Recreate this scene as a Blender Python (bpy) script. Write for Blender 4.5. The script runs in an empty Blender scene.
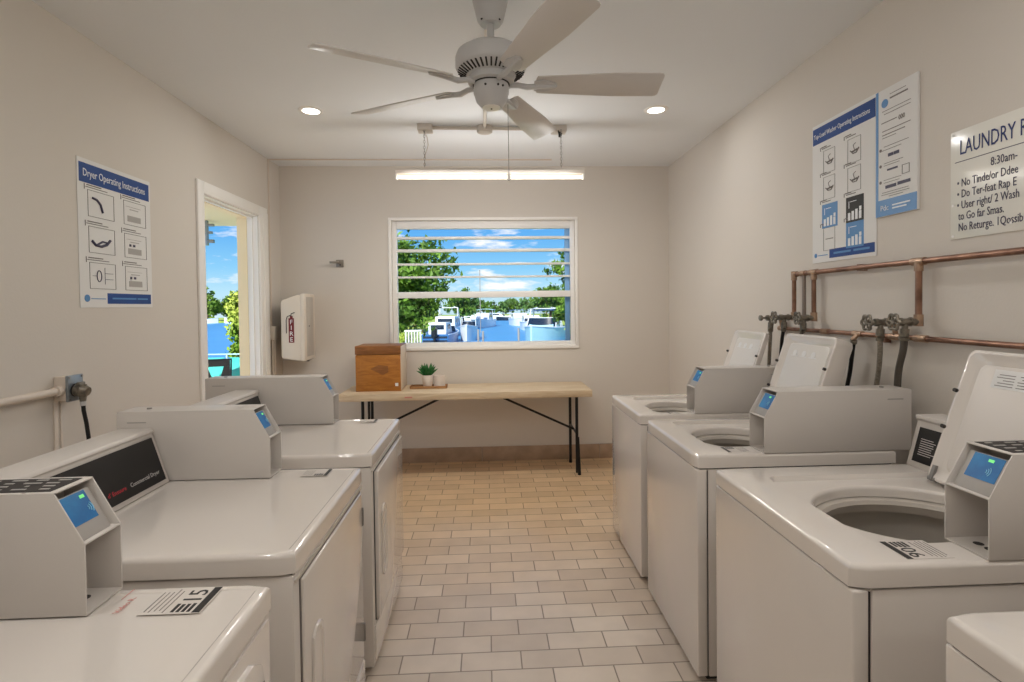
import bpy, bmesh, math, random
import numpy as np
from mathutils import Vector, Matrix
random.seed(7); RNG = np.random.default_rng(11)
PI = math.pi
sc = bpy.context.scene
COL = sc.collection

# ------------------------------------------------------------------ materials
def lin(c):
    return tuple(((v/255)/12.92 if v/255 <= .04045 else ((v/255+.055)/1.055)**2.4) for v in c)
def mat(name, rgb, rough=.5, metal=0., var=.06, scale=6., bump=0., bscale=60., spec=.5, coat=0., emit=0., rgb2=None):
    m = bpy.data.materials.new(name); m.use_nodes = True
    nt = m.node_tree; N = nt.nodes; L = nt.links
    b = N['Principled BSDF']
    b.inputs['Roughness'].default_value = rough; b.inputs['Metallic'].default_value = metal
    b.inputs['Specular IOR Level'].default_value = spec
    b.inputs['Coat Weight'].default_value = coat
    tc = N.new('ShaderNodeTexCoord')
    nz = N.new('ShaderNodeTexNoise'); nz.inputs['Scale'].default_value = scale; nz.inputs['Detail'].default_value = 4
    L.new(tc.outputs['Object'], nz.inputs['Vector'])
    mx = N.new('ShaderNodeMix'); mx.data_type = 'RGBA'
    c = lin(rgb)
    a = tuple(v*(1-var) for v in c); d = tuple(min(1, v*(1+var)) for v in c) if rgb2 is None else lin(rgb2)
    if rgb2 is not None: a = c
    mx.inputs['A'].default_value = (*a, 1); mx.inputs['B'].default_value = (*d, 1)
    if rgb2 is not None:
        mr = N.new('ShaderNodeMapRange'); mr.inputs['From Min'].default_value = .35; mr.inputs['From Max'].default_value = .65
        L.new(nz.outputs['Fac'], mr.inputs['Value']); L.new(mr.outputs['Result'], mx.inputs['Factor'])
    else:
        L.new(nz.outputs['Fac'], mx.inputs['Factor'])
    L.new(mx.outputs['Result'], b.inputs['Base Color'])
    if emit:
        L.new(mx.outputs['Result'], b.inputs['Emission Color']); b.inputs['Emission Strength'].default_value = emit
    if bump:
        n2 = N.new('ShaderNodeTexNoise'); n2.inputs['Scale'].default_value = bscale; n2.inputs['Detail'].default_value = 3
        L.new(tc.outputs['Object'], n2.inputs['Vector'])
        bp = N.new('ShaderNodeBump'); bp.inputs['Strength'].default_value = bump; bp.inputs['Distance'].default_value = .01
        L.new(n2.outputs['Fac'], bp.inputs['Height']); L.new(bp.outputs['Normal'], b.inputs['Normal'])
    return m
def wood(name, rgb, rgb2, axis=(1, 12, 12), rough=.45):
    m = mat(name, rgb, rough, scale=3, rgb2=rgb2)
    nt = m.node_tree; N = nt.nodes; L = nt.links
    nz = [n for n in N if n.type == 'TEX_NOISE'][0]; tc = [n for n in N if n.type == 'TEX_COORD'][0]
    mp = N.new('ShaderNodeMapping'); mp.inputs['Scale'].default_value = axis
    L.new(tc.outputs['Object'], mp.inputs['Vector']); L.new(mp.outputs['Vector'], nz.inputs['Vector'])
    nz.inputs['Distortion'].default_value = 1.2
    return m
def floor_mat():
    m = bpy.data.materials.new('floor_tile'); m.use_nodes = True
    nt = m.node_tree; N = nt.nodes; L = nt.links; b = N['Principled BSDF']
    tc = N.new('ShaderNodeTexCoord'); mp = N.new('ShaderNodeMapping')
    mp.inputs['Location'].default_value = (0, -.0882, 0)
    L.new(tc.outputs['Object'], mp.inputs['Vector'])
    br = N.new('ShaderNodeTexBrick'); br.offset = .5; br.inputs['Scale'].default_value = 1
    br.inputs['Brick Width'].default_value = .257; br.inputs['Row Height'].default_value = .1166
    br.inputs['Mortar Size'].default_value = .0035; br.inputs['Mortar Smooth'].default_value = .3
    br.inputs['Color1'].default_value = (*lin((198, 184, 170)), 1)
    br.inputs['Color2'].default_value = (*lin((217, 204, 190)), 1)
    br.inputs['Mortar'].default_value = (*lin((146, 133, 120)), 1)
    L.new(mp.outputs['Vector'], br.inputs['Vector'])
    nz = N.new('ShaderNodeTexNoise'); nz.inputs['Scale'].default_value = 7; nz.inputs['Detail'].default_value = 6
    L.new(tc.outputs['Object'], nz.inputs['Vector'])
    mr = N.new('ShaderNodeMapRange'); mr.inputs['To Min'].default_value = .86; mr.inputs['To Max'].default_value = 1.12
    L.new(nz.outputs['Fac'], mr.inputs['Value'])
    # warm light over the far floor, painted into the tile colour
    sp = N.new('ShaderNodeSeparateXYZ'); L.new(tc.outputs['Object'], sp.inputs['Vector'])
    n3 = N.new('ShaderNodeTexNoise'); n3.inputs['Scale'].default_value = 1.6; L.new(tc.outputs['Object'], n3.inputs['Vector'])
    ad = N.new('ShaderNodeMath'); ad.operation = 'MULTIPLY_ADD'; ad.inputs[1].default_value = 1.2
    L.new(n3.outputs['Fac'], ad.inputs[0]); L.new(sp.outputs['Y'], ad.inputs[2])
    m2 = N.new('ShaderNodeMapRange'); m2.inputs['From Min'].default_value = 3.0; m2.inputs['From Max'].default_value = 4.7
    L.new(ad.outputs['Value'], m2.inputs['Value'])
    tint = N.new('ShaderNodeMix'); tint.data_type = 'RGBA'; tint.inputs['A'].default_value = (1, 1, 1, 1); tint.inputs['B'].default_value = (1.0, .82, .58, 1)
    L.new(m2.outputs['Result'], tint.inputs['Factor'])
    mu = N.new('ShaderNodeMix'); mu.data_type = 'RGBA'; mu.blend_type = 'MULTIPLY'; mu.inputs['Factor'].default_value = 1
    L.new(br.outputs['Color'], mu.inputs['A']); L.new(tint.outputs['Result'], mu.inputs['B'])
    sc_ = N.new('ShaderNodeVectorMath'); sc_.operation = 'SCALE'
    L.new(mu.outputs['Result'], sc_.inputs[0]); L.new(mr.outputs['Result'], sc_.inputs['Scale'])
    L.new(sc_.outputs['Vector'], b.inputs['Base Color'])
    b.inputs['Roughness'].default_value = .36; b.inputs['Specular IOR Level'].default_value = .5
    bp = N.new('ShaderNodeBump'); bp.invert = True; bp.inputs['Strength'].default_value = .5; bp.inputs['Distance'].default_value = .004
    L.new(br.outputs['Fac'], bp.inputs['Height']); L.new(bp.outputs['Normal'], b.inputs['Normal'])
    return m
def glass_mat():
    m = bpy.data.materials.new('window_glass'); m.use_nodes = True
    nt = m.node_tree; N = nt.nodes; L = nt.links; N.remove(N['Principled BSDF'])
    t = N.new('ShaderNodeBsdfTransparent'); t.inputs['Color'].default_value = (.97, .985, .98, 1)
    g = N.new('ShaderNodeBsdfGlossy'); g.inputs['Roughness'].default_value = .02
    f = N.new('ShaderNodeFresnel'); f.inputs['IOR'].default_value = 1.3
    x = N.new('ShaderNodeMixShader'); L.new(f.outputs['Fac'], x.inputs['Fac']); L.new(t.outputs[0], x.inputs[1]); L.new(g.outputs[0], x.inputs[2])
    L.new(x.outputs[0], N['Material Output'].inputs['Surface'])
    return m
def leafmat(name, c1, c2, scale=1.5):
    m = mat(name, c1, .55, scale=scale, rgb2=c2, spec=.3)
    return m
def water_mat():
    m = mat('canal_water', (78, 150, 200), .35, var=.12, scale=.15, bump=.4, bscale=1.2, spec=.18)
    return m

M = {}
M['wall'] = mat('wall_paint', (219, 212, 203), .55, var=.03, scale=1.2, bump=.06, bscale=90, spec=.25)
M['ceil'] = mat('ceiling_paint', (236, 238, 240), .7, var=.02, scale=1.5, bump=.05, bscale=60, spec=.2)
M['floor'] = floor_mat()
M['base'] = mat('baseboard_tile', (178, 152, 128), .45, scale=9, rgb2=(160, 136, 114))
M['trim'] = mat('white_trim_paint', (248, 245, 240), .35, var=.02)
M['cream'] = mat('cream_masonry', (248, 230, 192), .7, var=.04, scale=3)
M['enamel'] = mat('white_enamel', (225, 218, 211), .12, var=.015, scale=2, spec=.5, coat=.7)
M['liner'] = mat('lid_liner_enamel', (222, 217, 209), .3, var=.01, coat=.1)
M['enamel2'] = mat('white_satin_enamel', (216, 209, 202), .3, var=.02, scale=2, spec=.45)
M['box'] = mat('powder_coated_steel', (210, 204, 198), .38, var=.02, scale=4, bump=.03, bscale=400)
M['gap'] = mat('dark_gap_rubber', (48, 44, 42), .7)
M['steel'] = mat('grey_steel', (150, 148, 145), .35, .8, var=.1, scale=20)
M['tub'] = mat('stainless_tub', (196, 190, 182), .4, .2, var=.08, scale=10)
M['ring'] = mat('grey_plastic_ring', (196, 188, 178), .35)
M['reader'] = mat('grey_reader_plastic', (172, 168, 164), .4, var=.03)
M['screen'] = mat('blue_screen_print', (10, 98, 160), .3, scale=14, rgb2=(22, 128, 186), emit=.05)
M['screen_hi'] = mat('pale_blue_print', (150, 214, 240), .3)
M['screen_gr'] = mat('green_screen_mark', (120, 235, 130), .3, emit=.4)
M['black'] = mat('black_panel', (22, 21, 22), .28, var=.1)
M['ink'] = mat('black_ink', (40, 38, 37), .6)
M['inkg'] = mat('grey_ink', (118, 112, 108), .6)
M['inkl'] = mat('pale_grey_ink', (176, 172, 168), .6)
M['red'] = mat('red_ink', (196, 40, 58), .5)
M['pink'] = mat('faded_red_ink', (206, 132, 124), .6)
M['silver'] = mat('silver_ink', (200, 198, 196), .4)
M['paper'] = mat('poster_paper', (232, 231, 229), .6, var=.015)
M['paper2'] = mat('rules_board', (238, 236, 228), .18, var=.015)
M['navy'] = mat('poster_blue', (32, 74, 146), .65, scale=3, rgb2=(34, 70, 134))
M['sky_ink'] = mat('poster_light_blue', (84, 140, 196), .4, var=.05)
M['textblue'] = mat('sign_blue_ink', (32, 50, 110), .5)
M['textpurp'] = mat('sign_dark_ink', (62, 58, 84), .5)
M['white'] = mat('white_ink', (240, 242, 245), .5)
M['copper'] = mat('copper', (166, 128, 108), .34, .75, scale=14, rgb2=(128, 96, 80))
M['solder'] = mat('soldered_fitting', (196, 166, 140), .38, .7, scale=30, rgb2=(160, 132, 112))
M['galv'] = mat('dull_grey_pipe', (150, 138, 130), .45, .6)
M['brass'] = mat('tarnished_brass', (150, 142, 128), .42, .6, scale=40, rgb2=(112, 106, 96))
M['braid'] = mat('braided_hose', (168, 160, 146), .5, .2, scale=120, rgb2=(136, 128, 116))
M['rubber'] = mat('dark_rubber_hose', (92, 86, 78), .6)
M['rubberb'] = mat('black_rubber', (24, 22, 22), .5)
M['fan'] = mat('fan_white', (200, 199, 198), .45, var=.02)
M['blade'] = mat('fan_blade_white', (218, 214, 210), .4, var=.02)
M['tubelight'] = mat('lit_fluorescent_tube', (255, 244, 226), .4, emit=1.6, var=0)
M['lens'] = mat('lit_downlight_lens', (255, 246, 232), .4, emit=5., var=0)
M['conduit'] = mat('painted_conduit', (214, 206, 196), .4, var=.02)
M['wallcond'] = mat('wall_painted_conduit', (222, 210, 197), .45, var=.02)
M['plate'] = mat('steel_cover_plate', (150, 158, 164), .35, .6)
M['cab'] = mat('ivory_plastic', (228, 218, 204), .4, var=.02)
M['firered'] = mat('fire_label_red', (120, 34, 36), .5)
M['tablewood'] = wood('pale_maple_top', (222, 203, 174), (204, 180, 146), (1.2, 10, 10), .4)
M['boxwood'] = wood('orange_brown_wood', (190, 126, 52), (164, 102, 38), (2, 2, 9), .45)
M['boxlid'] = wood('darker_brown_wood', (156, 102, 54), (130, 82, 40), (2, 12, 12), .45)
M['boxside'] = mat('pale_box_side', (214, 198, 178), .5)
M['traywood'] = wood('tray_wood', (176, 130, 84), (150, 108, 66), (2, 12, 12))
M['legs'] = mat('black_steel_leg', (26, 25, 26), .4, .3)
M['pot'] = mat('white_ceramic', (236, 228, 220), .3, var=.02)
M['candle'] = mat('frosted_candle_glass', (222, 210, 200), .35, var=.02)
M['succ'] = leafmat('succulent_green', (30, 92, 44), (62, 128, 66), 30)
M['soil'] = mat('potting_soil', (60, 46, 36), .9)
M['hook'] = mat('brushed_nickel', (150, 142, 132), .35, .8)
M['glass'] = glass_mat()
M['alum'] = mat('white_aluminium', (248, 247, 245), .35, var=.02)
M['blueal'] = mat('light_blue_metal', (142, 190, 236), .4)
# outdoors
M['leafd'] = leafmat('dark_green_leaves', (40, 78, 24), (112, 150, 54), .9)
M['leafm'] = leafmat('mid_green_leaves', (84, 126, 40), (150, 178, 70), .7)
M['leafl'] = leafmat('bright_green_leaves', (120, 158, 46), (196, 206, 96), 1.2)
M['leaff'] = leafmat('distant_green_leaves', (70, 110, 54), (120, 150, 84), .25)
M['bark'] = mat('bark', (104, 84, 64), .85, var=.2, scale=8)
M['water'] = water_mat()
M['grass'] = mat('lawn_grass', (140, 168, 62), .9, scale=.6, rgb2=(176, 188, 84))
M['slab'] = mat('concrete_slab', (226, 216, 196), .8)
M['bwhite'] = mat('boat_white', (226, 232, 236), .3, var=.02)
M['bblue'] = mat('boat_blue', (46, 104, 160), .3)
M['bteal'] = mat('boat_pale_teal', (170, 214, 220), .3)
M['bdark'] = mat('boat_dark_glass', (26, 40, 58), .15)
M['bcanvas'] = mat('boat_canvas_blue', (74, 104, 148), .7)
M['teal'] = mat('teal_railing_glass', (80, 196, 186), .2)
M['pole'] = mat('weathered_pole', (150, 146, 140), .7)

# ------------------------------------------------------------------ mesh helpers
class MB:
    def __init__(s): s.bm = bmesh.new()
    def box(s, x0, x1, y0, y1, z0, z1, bev=0., seg=2):
        t = bmesh.new(); bmesh.ops.create_cube(t, size=1)
        for v in t.verts: v.co = Vector(((x0+x1)/2+v.co.x*(x1-x0), (y0+y1)/2+v.co.y*(y1-y0), (z0+z1)/2+v.co.z*(z1-z0)))
        if bev: bmesh.ops.bevel(t, geom=t.edges[:], offset=bev, segments=seg, profile=.5, affect='EDGES', clamp_overlap=True)
        return s.add(t)
    def add(s, t, mtx=None):
        if mtx is not None: t.transform(mtx)
        me = bpy.data.meshes.new('tmp'); t.to_mesh(me); t.free(); s.bm.from_mesh(me); bpy.data.meshes.remove(me); return s
    def mesh(s, me, mtx):
        me.transform(mtx); s.bm.from_mesh(me); bpy.data.meshes.remove(me); return s
    def cyl(s, a, b, r, r2=None, n=16):
        a = Vector(a); b = Vector(b); d = b-a; t = bmesh.new()
        bmesh.ops.create_cone(t, cap_ends=True, segments=n, radius1=r, radius2=r if r2 is None else r2, depth=d.length)
        return s.add(t, Matrix.Translation((a+b)/2) @ d.to_track_quat('Z', 'Y').to_matrix().to_4x4())
    def tube(s, pts, r, n=10, closed=False, rs=None):
        pts = [Vector(p) for p in pts]; k = len(pts); rings = []; ref = None
        for i, p in enumerate(pts):
            if closed: d = pts[(i+1) % k]-pts[i-1]
            else: d = pts[min(i+1, k-1)]-pts[max(i-1, 0)]
            d.normalize()
            if ref is None: ref = d.orthogonal().normalized()
            ref = (ref-d*ref.dot(d)); ref = ref.normalized() if ref.length > 1e-6 else d.orthogonal().normalized()
            q = d.cross(ref); rr = r if rs is None else rs[i]
            rings.append([s.bm.verts.new(p+(ref*math.cos(2*PI*j/n)+q*math.sin(2*PI*j/n))*rr) for j in range(n)])
        m = k if closed else k-1
        for i in range(m):
            A = rings[i]; B = rings[(i+1) % k]
            for j in range(n): s.bm.faces.new((A[j], A[(j+1) % n], B[(j+1) % n], B[j]))
        if not closed:
            s.bm.faces.new(rings[0][::-1]); s.bm.faces.new(rings[-1])
        return s
    def lathe(s, prof, c=(0, 0, 0), n=32, mtx=None):
        t = bmesh.new(); rings = []
        for r, z in prof:
            if r < 1e-5: rings.append([t.verts.new((0, 0, z))])
            else: rings.append([t.verts.new((r*math.cos(2*PI*j/n), r*math.sin(2*PI*j/n), z)) for j in range(n)])
        for A, B in zip(rings, rings[1:]):
            for j in range(n):
                a, b = A[j % len(A)], A[(j+1) % len(A)]; c2, d = B[(j+1) % len(B)], B[j % len(B)]
                f = [a, b, c2, d]; f = [v for i, v in enumerate(f) if v not in f[:i]]
                if len(f) >= 3: t.faces.new(f)
        return s.add(t, Matrix.Translation(c) @ (mtx if mtx is not None else Matrix()))
    def prism(s, poly, fn, a, b, bev=0.):
        """poly: 2-D outline; fn(u, v, w) -> 3-D point; extruded from w=a to w=b"""
        t = bmesh.new()
        A = [t.verts.new(fn(u, v, a)) for u, v in poly]; B = [t.verts.new(fn(u, v, b)) for u, v in poly]
        t.faces.new(A[::-1]); t.faces.new(B); k = len(poly)
        for i in range(k): t.faces.new((A[i], A[(i+1) % k], B[(i+1) % k], B[i]))
        bmesh.ops.recalc_face_normals(t, faces=t.faces[:])
        if bev: bmesh.ops.bevel(t, geom=t.edges[:], offset=bev, segments=2, profile=.5, affect='EDGES', clamp_overlap=True)
        return s.add(t)
    def loft(s, loops, close=True, cap0=False, cap1=False):
        R = [[s.bm.verts.new(p) for p in l] for l in loops]; n = len(R[0])
        for A, B in zip(R, R[1:]):
            for j in range(n if close else n-1): s.bm.faces.new((A[j], A[(j+1) % n], B[(j+1) % n], B[j]))
        if cap0: s.bm.faces.new(R[0][::-1])
        if cap1: s.bm.faces.new(R[-1])
        return s
    def build(s, name, m, parent=None, smooth=35, **kw):
        bmesh.ops.recalc_face_normals(s.bm, faces=s.bm.faces[:])
        me = bpy.data.meshes.new(name); s.bm.to_mesh(me); s.bm.free()
        me.materials.append(m)
        if smooth:
            me.polygons.foreach_set('use_smooth', [True]*len(me.polygons)); me.set_sharp_from_angle(angle=math.radians(smooth))
        o = bpy.data.objects.new(name, me); COL.objects.link(o)
        if parent is not None: o.parent = parent
        for k, v in kw.items(): o[k] = v
        return o
def text_mesh(txt, size, align='LEFT', ext=.0004, sx=1.):
    cu = bpy.data.curves.new('txt', 'FONT'); cu.body = txt; cu.size = size; cu.align_x = align; cu.extrude = ext; cu.resolution_u = 2
    o = bpy.data.objects.new('txt', cu); COL.objects.link(o)
    bpy.context.view_layer.update()
    me = bpy.data.meshes.new_from_object(o.evaluated_get(bpy.context.evaluated_depsgraph_get()))
    bpy.data.objects.remove(o); bpy.data.curves.remove(cu)
    me.materials.clear()
    if sx != 1.: me.transform(Matrix.Diagonal((sx, 1, 1, 1)))
    return me
def thing(name, label, cat, loc=(0, 0, 0), rotz=0., group=None, mtx=None):
    o = bpy.data.objects.new(name, None); COL.objects.link(o); o.empty_display_size = .1
    o.location = loc; o.rotation_euler = (0, 0, rotz)
    if mtx is not None: o.matrix_world = mtx
    return tag(o, label, cat, group)
def tag(o, label, cat, group=None, kind=None):
    o['label'] = label; o['category'] = cat
    if group: o['group'] = group
    if kind: o['kind'] = kind
    return o
def struct(o, label=None, cat=None):
    o['kind'] = 'structure'
    if label: o['label'] = label
    if cat: o['category'] = cat
    return o

# ------------------------------------------------------------------ camera
cd = bpy.data.cameras.new('camera'); cam = bpy.data.objects.new('camera', cd); COL.objects.link(cam); sc.camera = cam
yaw, pitch, roll = .0471, .0198, .0122
F = Vector((math.sin(yaw)*math.cos(pitch), math.cos(yaw)*math.cos(pitch), -math.sin(pitch)))
R0 = Vector((math.cos(yaw), -math.sin(yaw), 0)); U0 = R0.cross(F)
Rv = R0*math.cos(roll)-U0*math.sin(roll); Uv = Rv.cross(F)
cam.matrix_world = Matrix(((Rv.x, Uv.x, -F.x, 0), (Rv.y, Uv.y, -F.y, 0), (Rv.z, Uv.z, -F.z, 1.522), (0, 0, 0, 1)))
cd.sensor_fit = 'HORIZONTAL'; cd.sensor_width = 36; cd.lens = 529.87/1024*36; cd.shift_y = -24.72/1024
cd.clip_start = .02; cd.clip_end = 2000

# ------------------------------------------------------------------ room shell
XL, XR, YB, YF, H = -1.971, 1.811, 5.194, -2.6, 2.883
TH = .15
struct(MB().box(XL-TH, XR+TH, YF-TH, YB+TH, -.12, 0).build('floor', M['floor'], smooth=0))
struct(MB().box(XL-TH-.5, XR+TH+.5, YF-TH-.5, YB+TH+.4, H, H+.18).build('ceiling', M['ceil'], smooth=0))
struct(MB().box(XR, XR+TH, YF, YB, 0, H).build('wall_right', M['wall'], smooth=0))
struct(MB().box(XL-TH, XR+TH, YF-TH, YF, 0, H).build('wall_front', M['wall'], smooth=0))
DY0, DY1, DZ = 3.80, 4.70, 2.33
w = MB().box(XL-TH, XL, YF, DY0, 0, H).box(XL-TH, XL, DY1, YB, 0, H).box(XL-TH, XL, DY0, DY1, DZ, H)
struct(w.build('wall_left', M['wall'], smooth=0))
WX0, WX1, WZ0, WZ1 = -.915, .872, 1.125, 2.36
w = MB().box(XL-TH, WX0, YB, YB+TH, 0, H).box(WX1, XR+TH, YB, YB+TH, 0, H).box(WX0, WX1, YB, YB+TH, 0, WZ0).box(WX0, WX1, YB, YB+TH, WZ1, H)
struct(w.build('wall_back', M['wall'], smooth=0))
b = MB()
xs = [XL+.002, -1.35, -.066, 1.10, XR-.002]
for x0, x1 in zip(xs, xs[1:]): b.box(x0+.0015, x1-.0015, YB-.012, YB, 0, .142, .002)
struct(b.build('baseboard_back', M['base']))
b = MB()
ys = [YF+.01, -1.2, 0, 1.2, 2.4, 3.69]
for y0, y1 in zip(ys, ys[1:]): b.box(XL, XL+.012, y0+.0015, y1-.0015, 0, .142, .002)
struct(b.build('baseboard_left', M['base']))
b = MB()
ys = [YF+.01, -1.2, 0, 1.2, 2.4, 3.6, YB-.014]
for y0, y1 in zip(ys, ys[1:]): b.box(XR-.012, XR, y0+.0015, y1-.0015, 0, .142, .002)
struct(b.build('baseboard_right', M['base']))

# door opening with casing
d = thing('door_1', 'white cased open doorway in the left wall looking out to the canal', 'doorway'); d['kind'] = 'structure'
b = MB().box(XL, XL+.018, DY0-.085, DY0, 0, DZ+.085, .004).box(XL, XL+.018, DY1, DY1+.16, 0, DZ+.085, .004).box(XL, XL+.018, DY0, DY1, DZ, DZ+.085, .004)
b.box(XL+.018, XL+.026, DY1+.06, DY1+.15, 0, DZ+.04, .003)
b.build('casing', M['trim'], d)
b = MB().box(XL-.09, XL+.001, DY0, DY0+.012, 0, DZ).box(XL-.09, XL+.001, DY1-.012, DY1, 0, DZ).box(XL-.09, XL+.001, DY0, DY1, DZ-.012, DZ)
b.box(XL-.06, XL-.04, DY1-.024, DY1-.012, 0, DZ).box(XL-.06, XL-.04, DY0+.012, DY0+.024, 0, DZ).box(XL-.06, XL-.04, DY0, DY1, DZ-.026, DZ-.012)
b.build('jamb', M['trim'], d, smooth=0)
b = MB().box(XL-TH-.02, XL-.09, DY0-.002, DY0+.02, 0, DZ).box(XL-TH-.02, XL-.09, DY1-.02, DY1+.002, 0, DZ).box(XL-TH-.02, XL-.09, DY0, DY1, DZ-.02, DZ)
b.build('outer_reveal', M['cream'], d, smooth=0)
MB().box(XL-TH-.02, XL, DY0, DY1, 0, .018, .004).build('threshold', M['alum'], d)

# window
wd = thing('window_1', 'wide white louvred window over the folding table, boats outside', 'window'); wd['kind'] = 'structure'
b = MB(); t = .028
b.box(WX0-t, WX1+t, YB-.014, YB, WZ1, WZ1+t, .003).box(WX0-t, WX1+t, YB-.014, YB, WZ0-t, WZ0, .003)
b.box(WX0-t, WX0, YB-.014, YB, WZ0, WZ1, .003).box(WX1, WX1+t, YB-.014, YB, WZ0, WZ1, .003)
b.build('frame', M['trim'], wd)
b = MB(); y0, y1 = YB+.03, YB+.085
b.box(WX0, WX0+.045, y0, y1, WZ0, WZ1, .003).box(WX1-.04, WX1, y0, y1, WZ0, WZ1, .003)
b.box(WX0+.0455, WX1-.0405, y0, y1, WZ1-.06, WZ1, .003).box(WX0+.0455, WX1-.0405, y0, y1, WZ0, WZ0+.045, .003)
b.box(WX0+.0455, WX1-.0405, y0-.008, y1, 1.607, 1.668, .004)
b.build('sash', M['alum'], wd)
for z, th in ((2.300, .03), (2.195, .026), (2.072, .028), (1.938, .02), (1.812, .018)):
    MB().box(WX0+.0455, WX1-.0405, y0+.005, y1+.01, z-th/2, z+th/2, .004).build('louver_rail', M['alum'], wd)
MB().box(WX0+.045, WX1-.04, y0+.03, y0+.034, WZ0+.045, 1.607).build('lower_pane', M['glass'], wd, smooth=0)
b = MB().box(WX1-.085, WX1-.04, YB+.09, YB+.13, WZ0, WZ1, .004); b.build('blue_side_track', M['blueal'], wd)  # light blue strip along the right jamb
b = MB().box(WX0, WX1, YB, YB+.03, WZ0-.001, WZ0+.006).box(WX0, WX1, YB+.085, YB+TH+.02, WZ0-.001, WZ0+.01); b.build('sill', M['trim'], wd, smooth=0)

# ------------------------------------------------------------------ laundry machines
def rr_loop(cx, cy, hx, hy, r, z, n=96):
    out = []
    for i in range(n):
        a = 2*PI*(i+.5)/n; dx, dy = math.cos(a), math.sin(a)
        lo, hi = 0., hx+hy
        for _ in range(40):
            m = (lo+hi)/2; qx, qy = abs(dx*m)-(hx-r), abs(dy*m)-(hy-r)
            sd = math.hypot(max(qx, 0), max(qy, 0))+min(max(qx, qy), 0)-r
            if sd > 0: hi = m
            else: lo = m
        out.append((cx+dx*lo, cy+dy*lo, z))
    return out
def el_loop(cx, cy, rx, ry, z, n=96):
    return [(cx+rx*math.cos(2*PI*(i+.5)/n), cy+ry*math.sin(2*PI*(i+.5)/n), z) for i in range(n)]

SL = .142; ST = .245; SO = .057
def payment_box(par, x0, x1, y0, y1, vents=False):
    """steel card-payment housing standing on the deck (local z=.92); opening faces the aisle"""
    z = .921; th = .0035
    prof = [(x0, 0), (x0, SL), (x0+SO, ST), (x1, ST), (x1, 0)]
    fn = lambda u, v, w_: Vector((u, w_, z+v))
    b = MB().prism(prof, fn, y0, y0+th, .0009).prism(prof, fn, y1-th, y1, .0009)
    b.box(x0+SO-.002, x1, y0+.001, y1-.001, z+ST-th, z+ST, .0009)          # top
    b.box(x0, x1, y0+.001, y1-.001, z, z+th)                              # bottom
    b.box(x1-th, x1, y0+.001, y1-.001, z, z+ST, .0009)                     # back
    b.box(x0+.001, x0+.13, y0+.001, y1-.001, z+SL-th, z+SL, .0008)         # shelf
    b.box(x0+.115, x0+.119, y0+.001, y1-.001, z, z+ST)                     # inner wall
    bx = b.build('payment_box', M['box'], par, smooth=30)
    # card reader resting on the shelf
    u = Vector((SO, 0, ST-SL)).normalized(); nrm = Vector((-u.z, 0, u.x))   # outward normal of the slanted mouth
    org = Vector((x0, 0, z+SL))-nrm*.006
    def P(s, w_, dpt): return org+u*s-nrm*dpt+Vector((0, w_, 0))
    ya, yb = y0+.012, y1-.010
    t = bmesh.new()
    def slab(t, s0, s1, a, c, d0, d1):
        vs = [t.verts.new(P(s, w_, dd)) for dd in (d0, d1) for s, w_ in ((s0, a), (s1, a), (s1, c), (s0, c))]
        for f in ((0, 1, 2, 3), (7, 6, 5, 4), (0, 4, 5, 1), (1, 5, 6, 2), (2, 6, 7, 3), (3, 7, 4, 0)): t.faces.new([vs[i] for i in f])
    slab(t, .006, .104, ya, yb, .004, .034)
    bmesh.ops.recalc_face_normals(t, faces=t.faces[:]); bmesh.ops.bevel(t, geom=t.edges[:], offset=.003, segments=2, profile=.5, affect='EDGES')
    MB().add(t).build('card_reader', M['reader'], bx)
    t = bmesh.new(); slab(t, .038, .101, ya+(.016 if par['category'] == 'dryer' else .004), yb-(.003 if par['category'] == 'dryer' else .016), .0028, .006); MB().add(t).build('reader_screen', M['screen'], bx, smooth=0)
    # printed marks: light contactless waves and a small green mark
    b = MB(); mid = (ya+yb)/2; wv = (yb-ya)
    for k in range(3):
        r = .006+.005*k
        pts = [P(.062+r*math.sin(a), mid+wv*(-.10)-r*math.cos(a), .0022) for a in np.linspace(-.7, .7, 7)]
        b.tube(pts, .0009, 5)
    b.build('screen_symbols', M['screen_hi'], bx)
    t = bmesh.new(); slab(t, .086, .093, mid-wv*.22, mid-wv*.08, .0020, .0030); MB().add(t).build('screen_green_mark', M['screen_gr'], bx, smooth=0)
    # knock-out holes in the floor of the mouth
    for yy in (y0+.4*(y1-y0), y0+.65*(y1-y0)): MB().cyl((x0+.05, yy, z+th), (x0+.05, yy, z+th+.0006), .011, n=20).build('knockout_hole', M['gap'], bx)
    MB().box(x0+.1135, x0+.1155, y0+.02, y0+.034, z+.012, z+.128).build('coin_slot', M['inkg'], bx, smooth=0)
    for a_, c_ in ((y0-.0008, y0), (y1, y1+.0008)): MB().box(x1-.10, x1-.035, a_, c_, z+.205, z+.209).build('embossed_mark', M['reader'], bx)
    MB().cyl((x1-.08, (y0+y1)/2, z+ST), (x1-.08, (y0+y1)/2, z+ST+.004), .008, n=14).build('lock', M['steel'], bx)
    if vents:
        b = MB().box(x0+SO+.012, x1-.02, y0+.012, y1-.010, z+ST, z+ST+.0012); b.build('top_mat', M['gap'], bx, smooth=0)
        b = MB()
        xx = x0+SO+.03
        k = 0
        while xx < x1-.06:
            for yy in np.linspace(y0+.024, y1-.024, 4):
                l = random.uniform(.012, .034); b.box(xx+random.uniform(-.006, .006), xx+l, yy-.003, yy+.003, z+ST+.001, z+ST+.002)
            xx += .045; k += 1
        b.build('mat_slots', M['inkl'], bx, smooth=0)
    return bx

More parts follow.
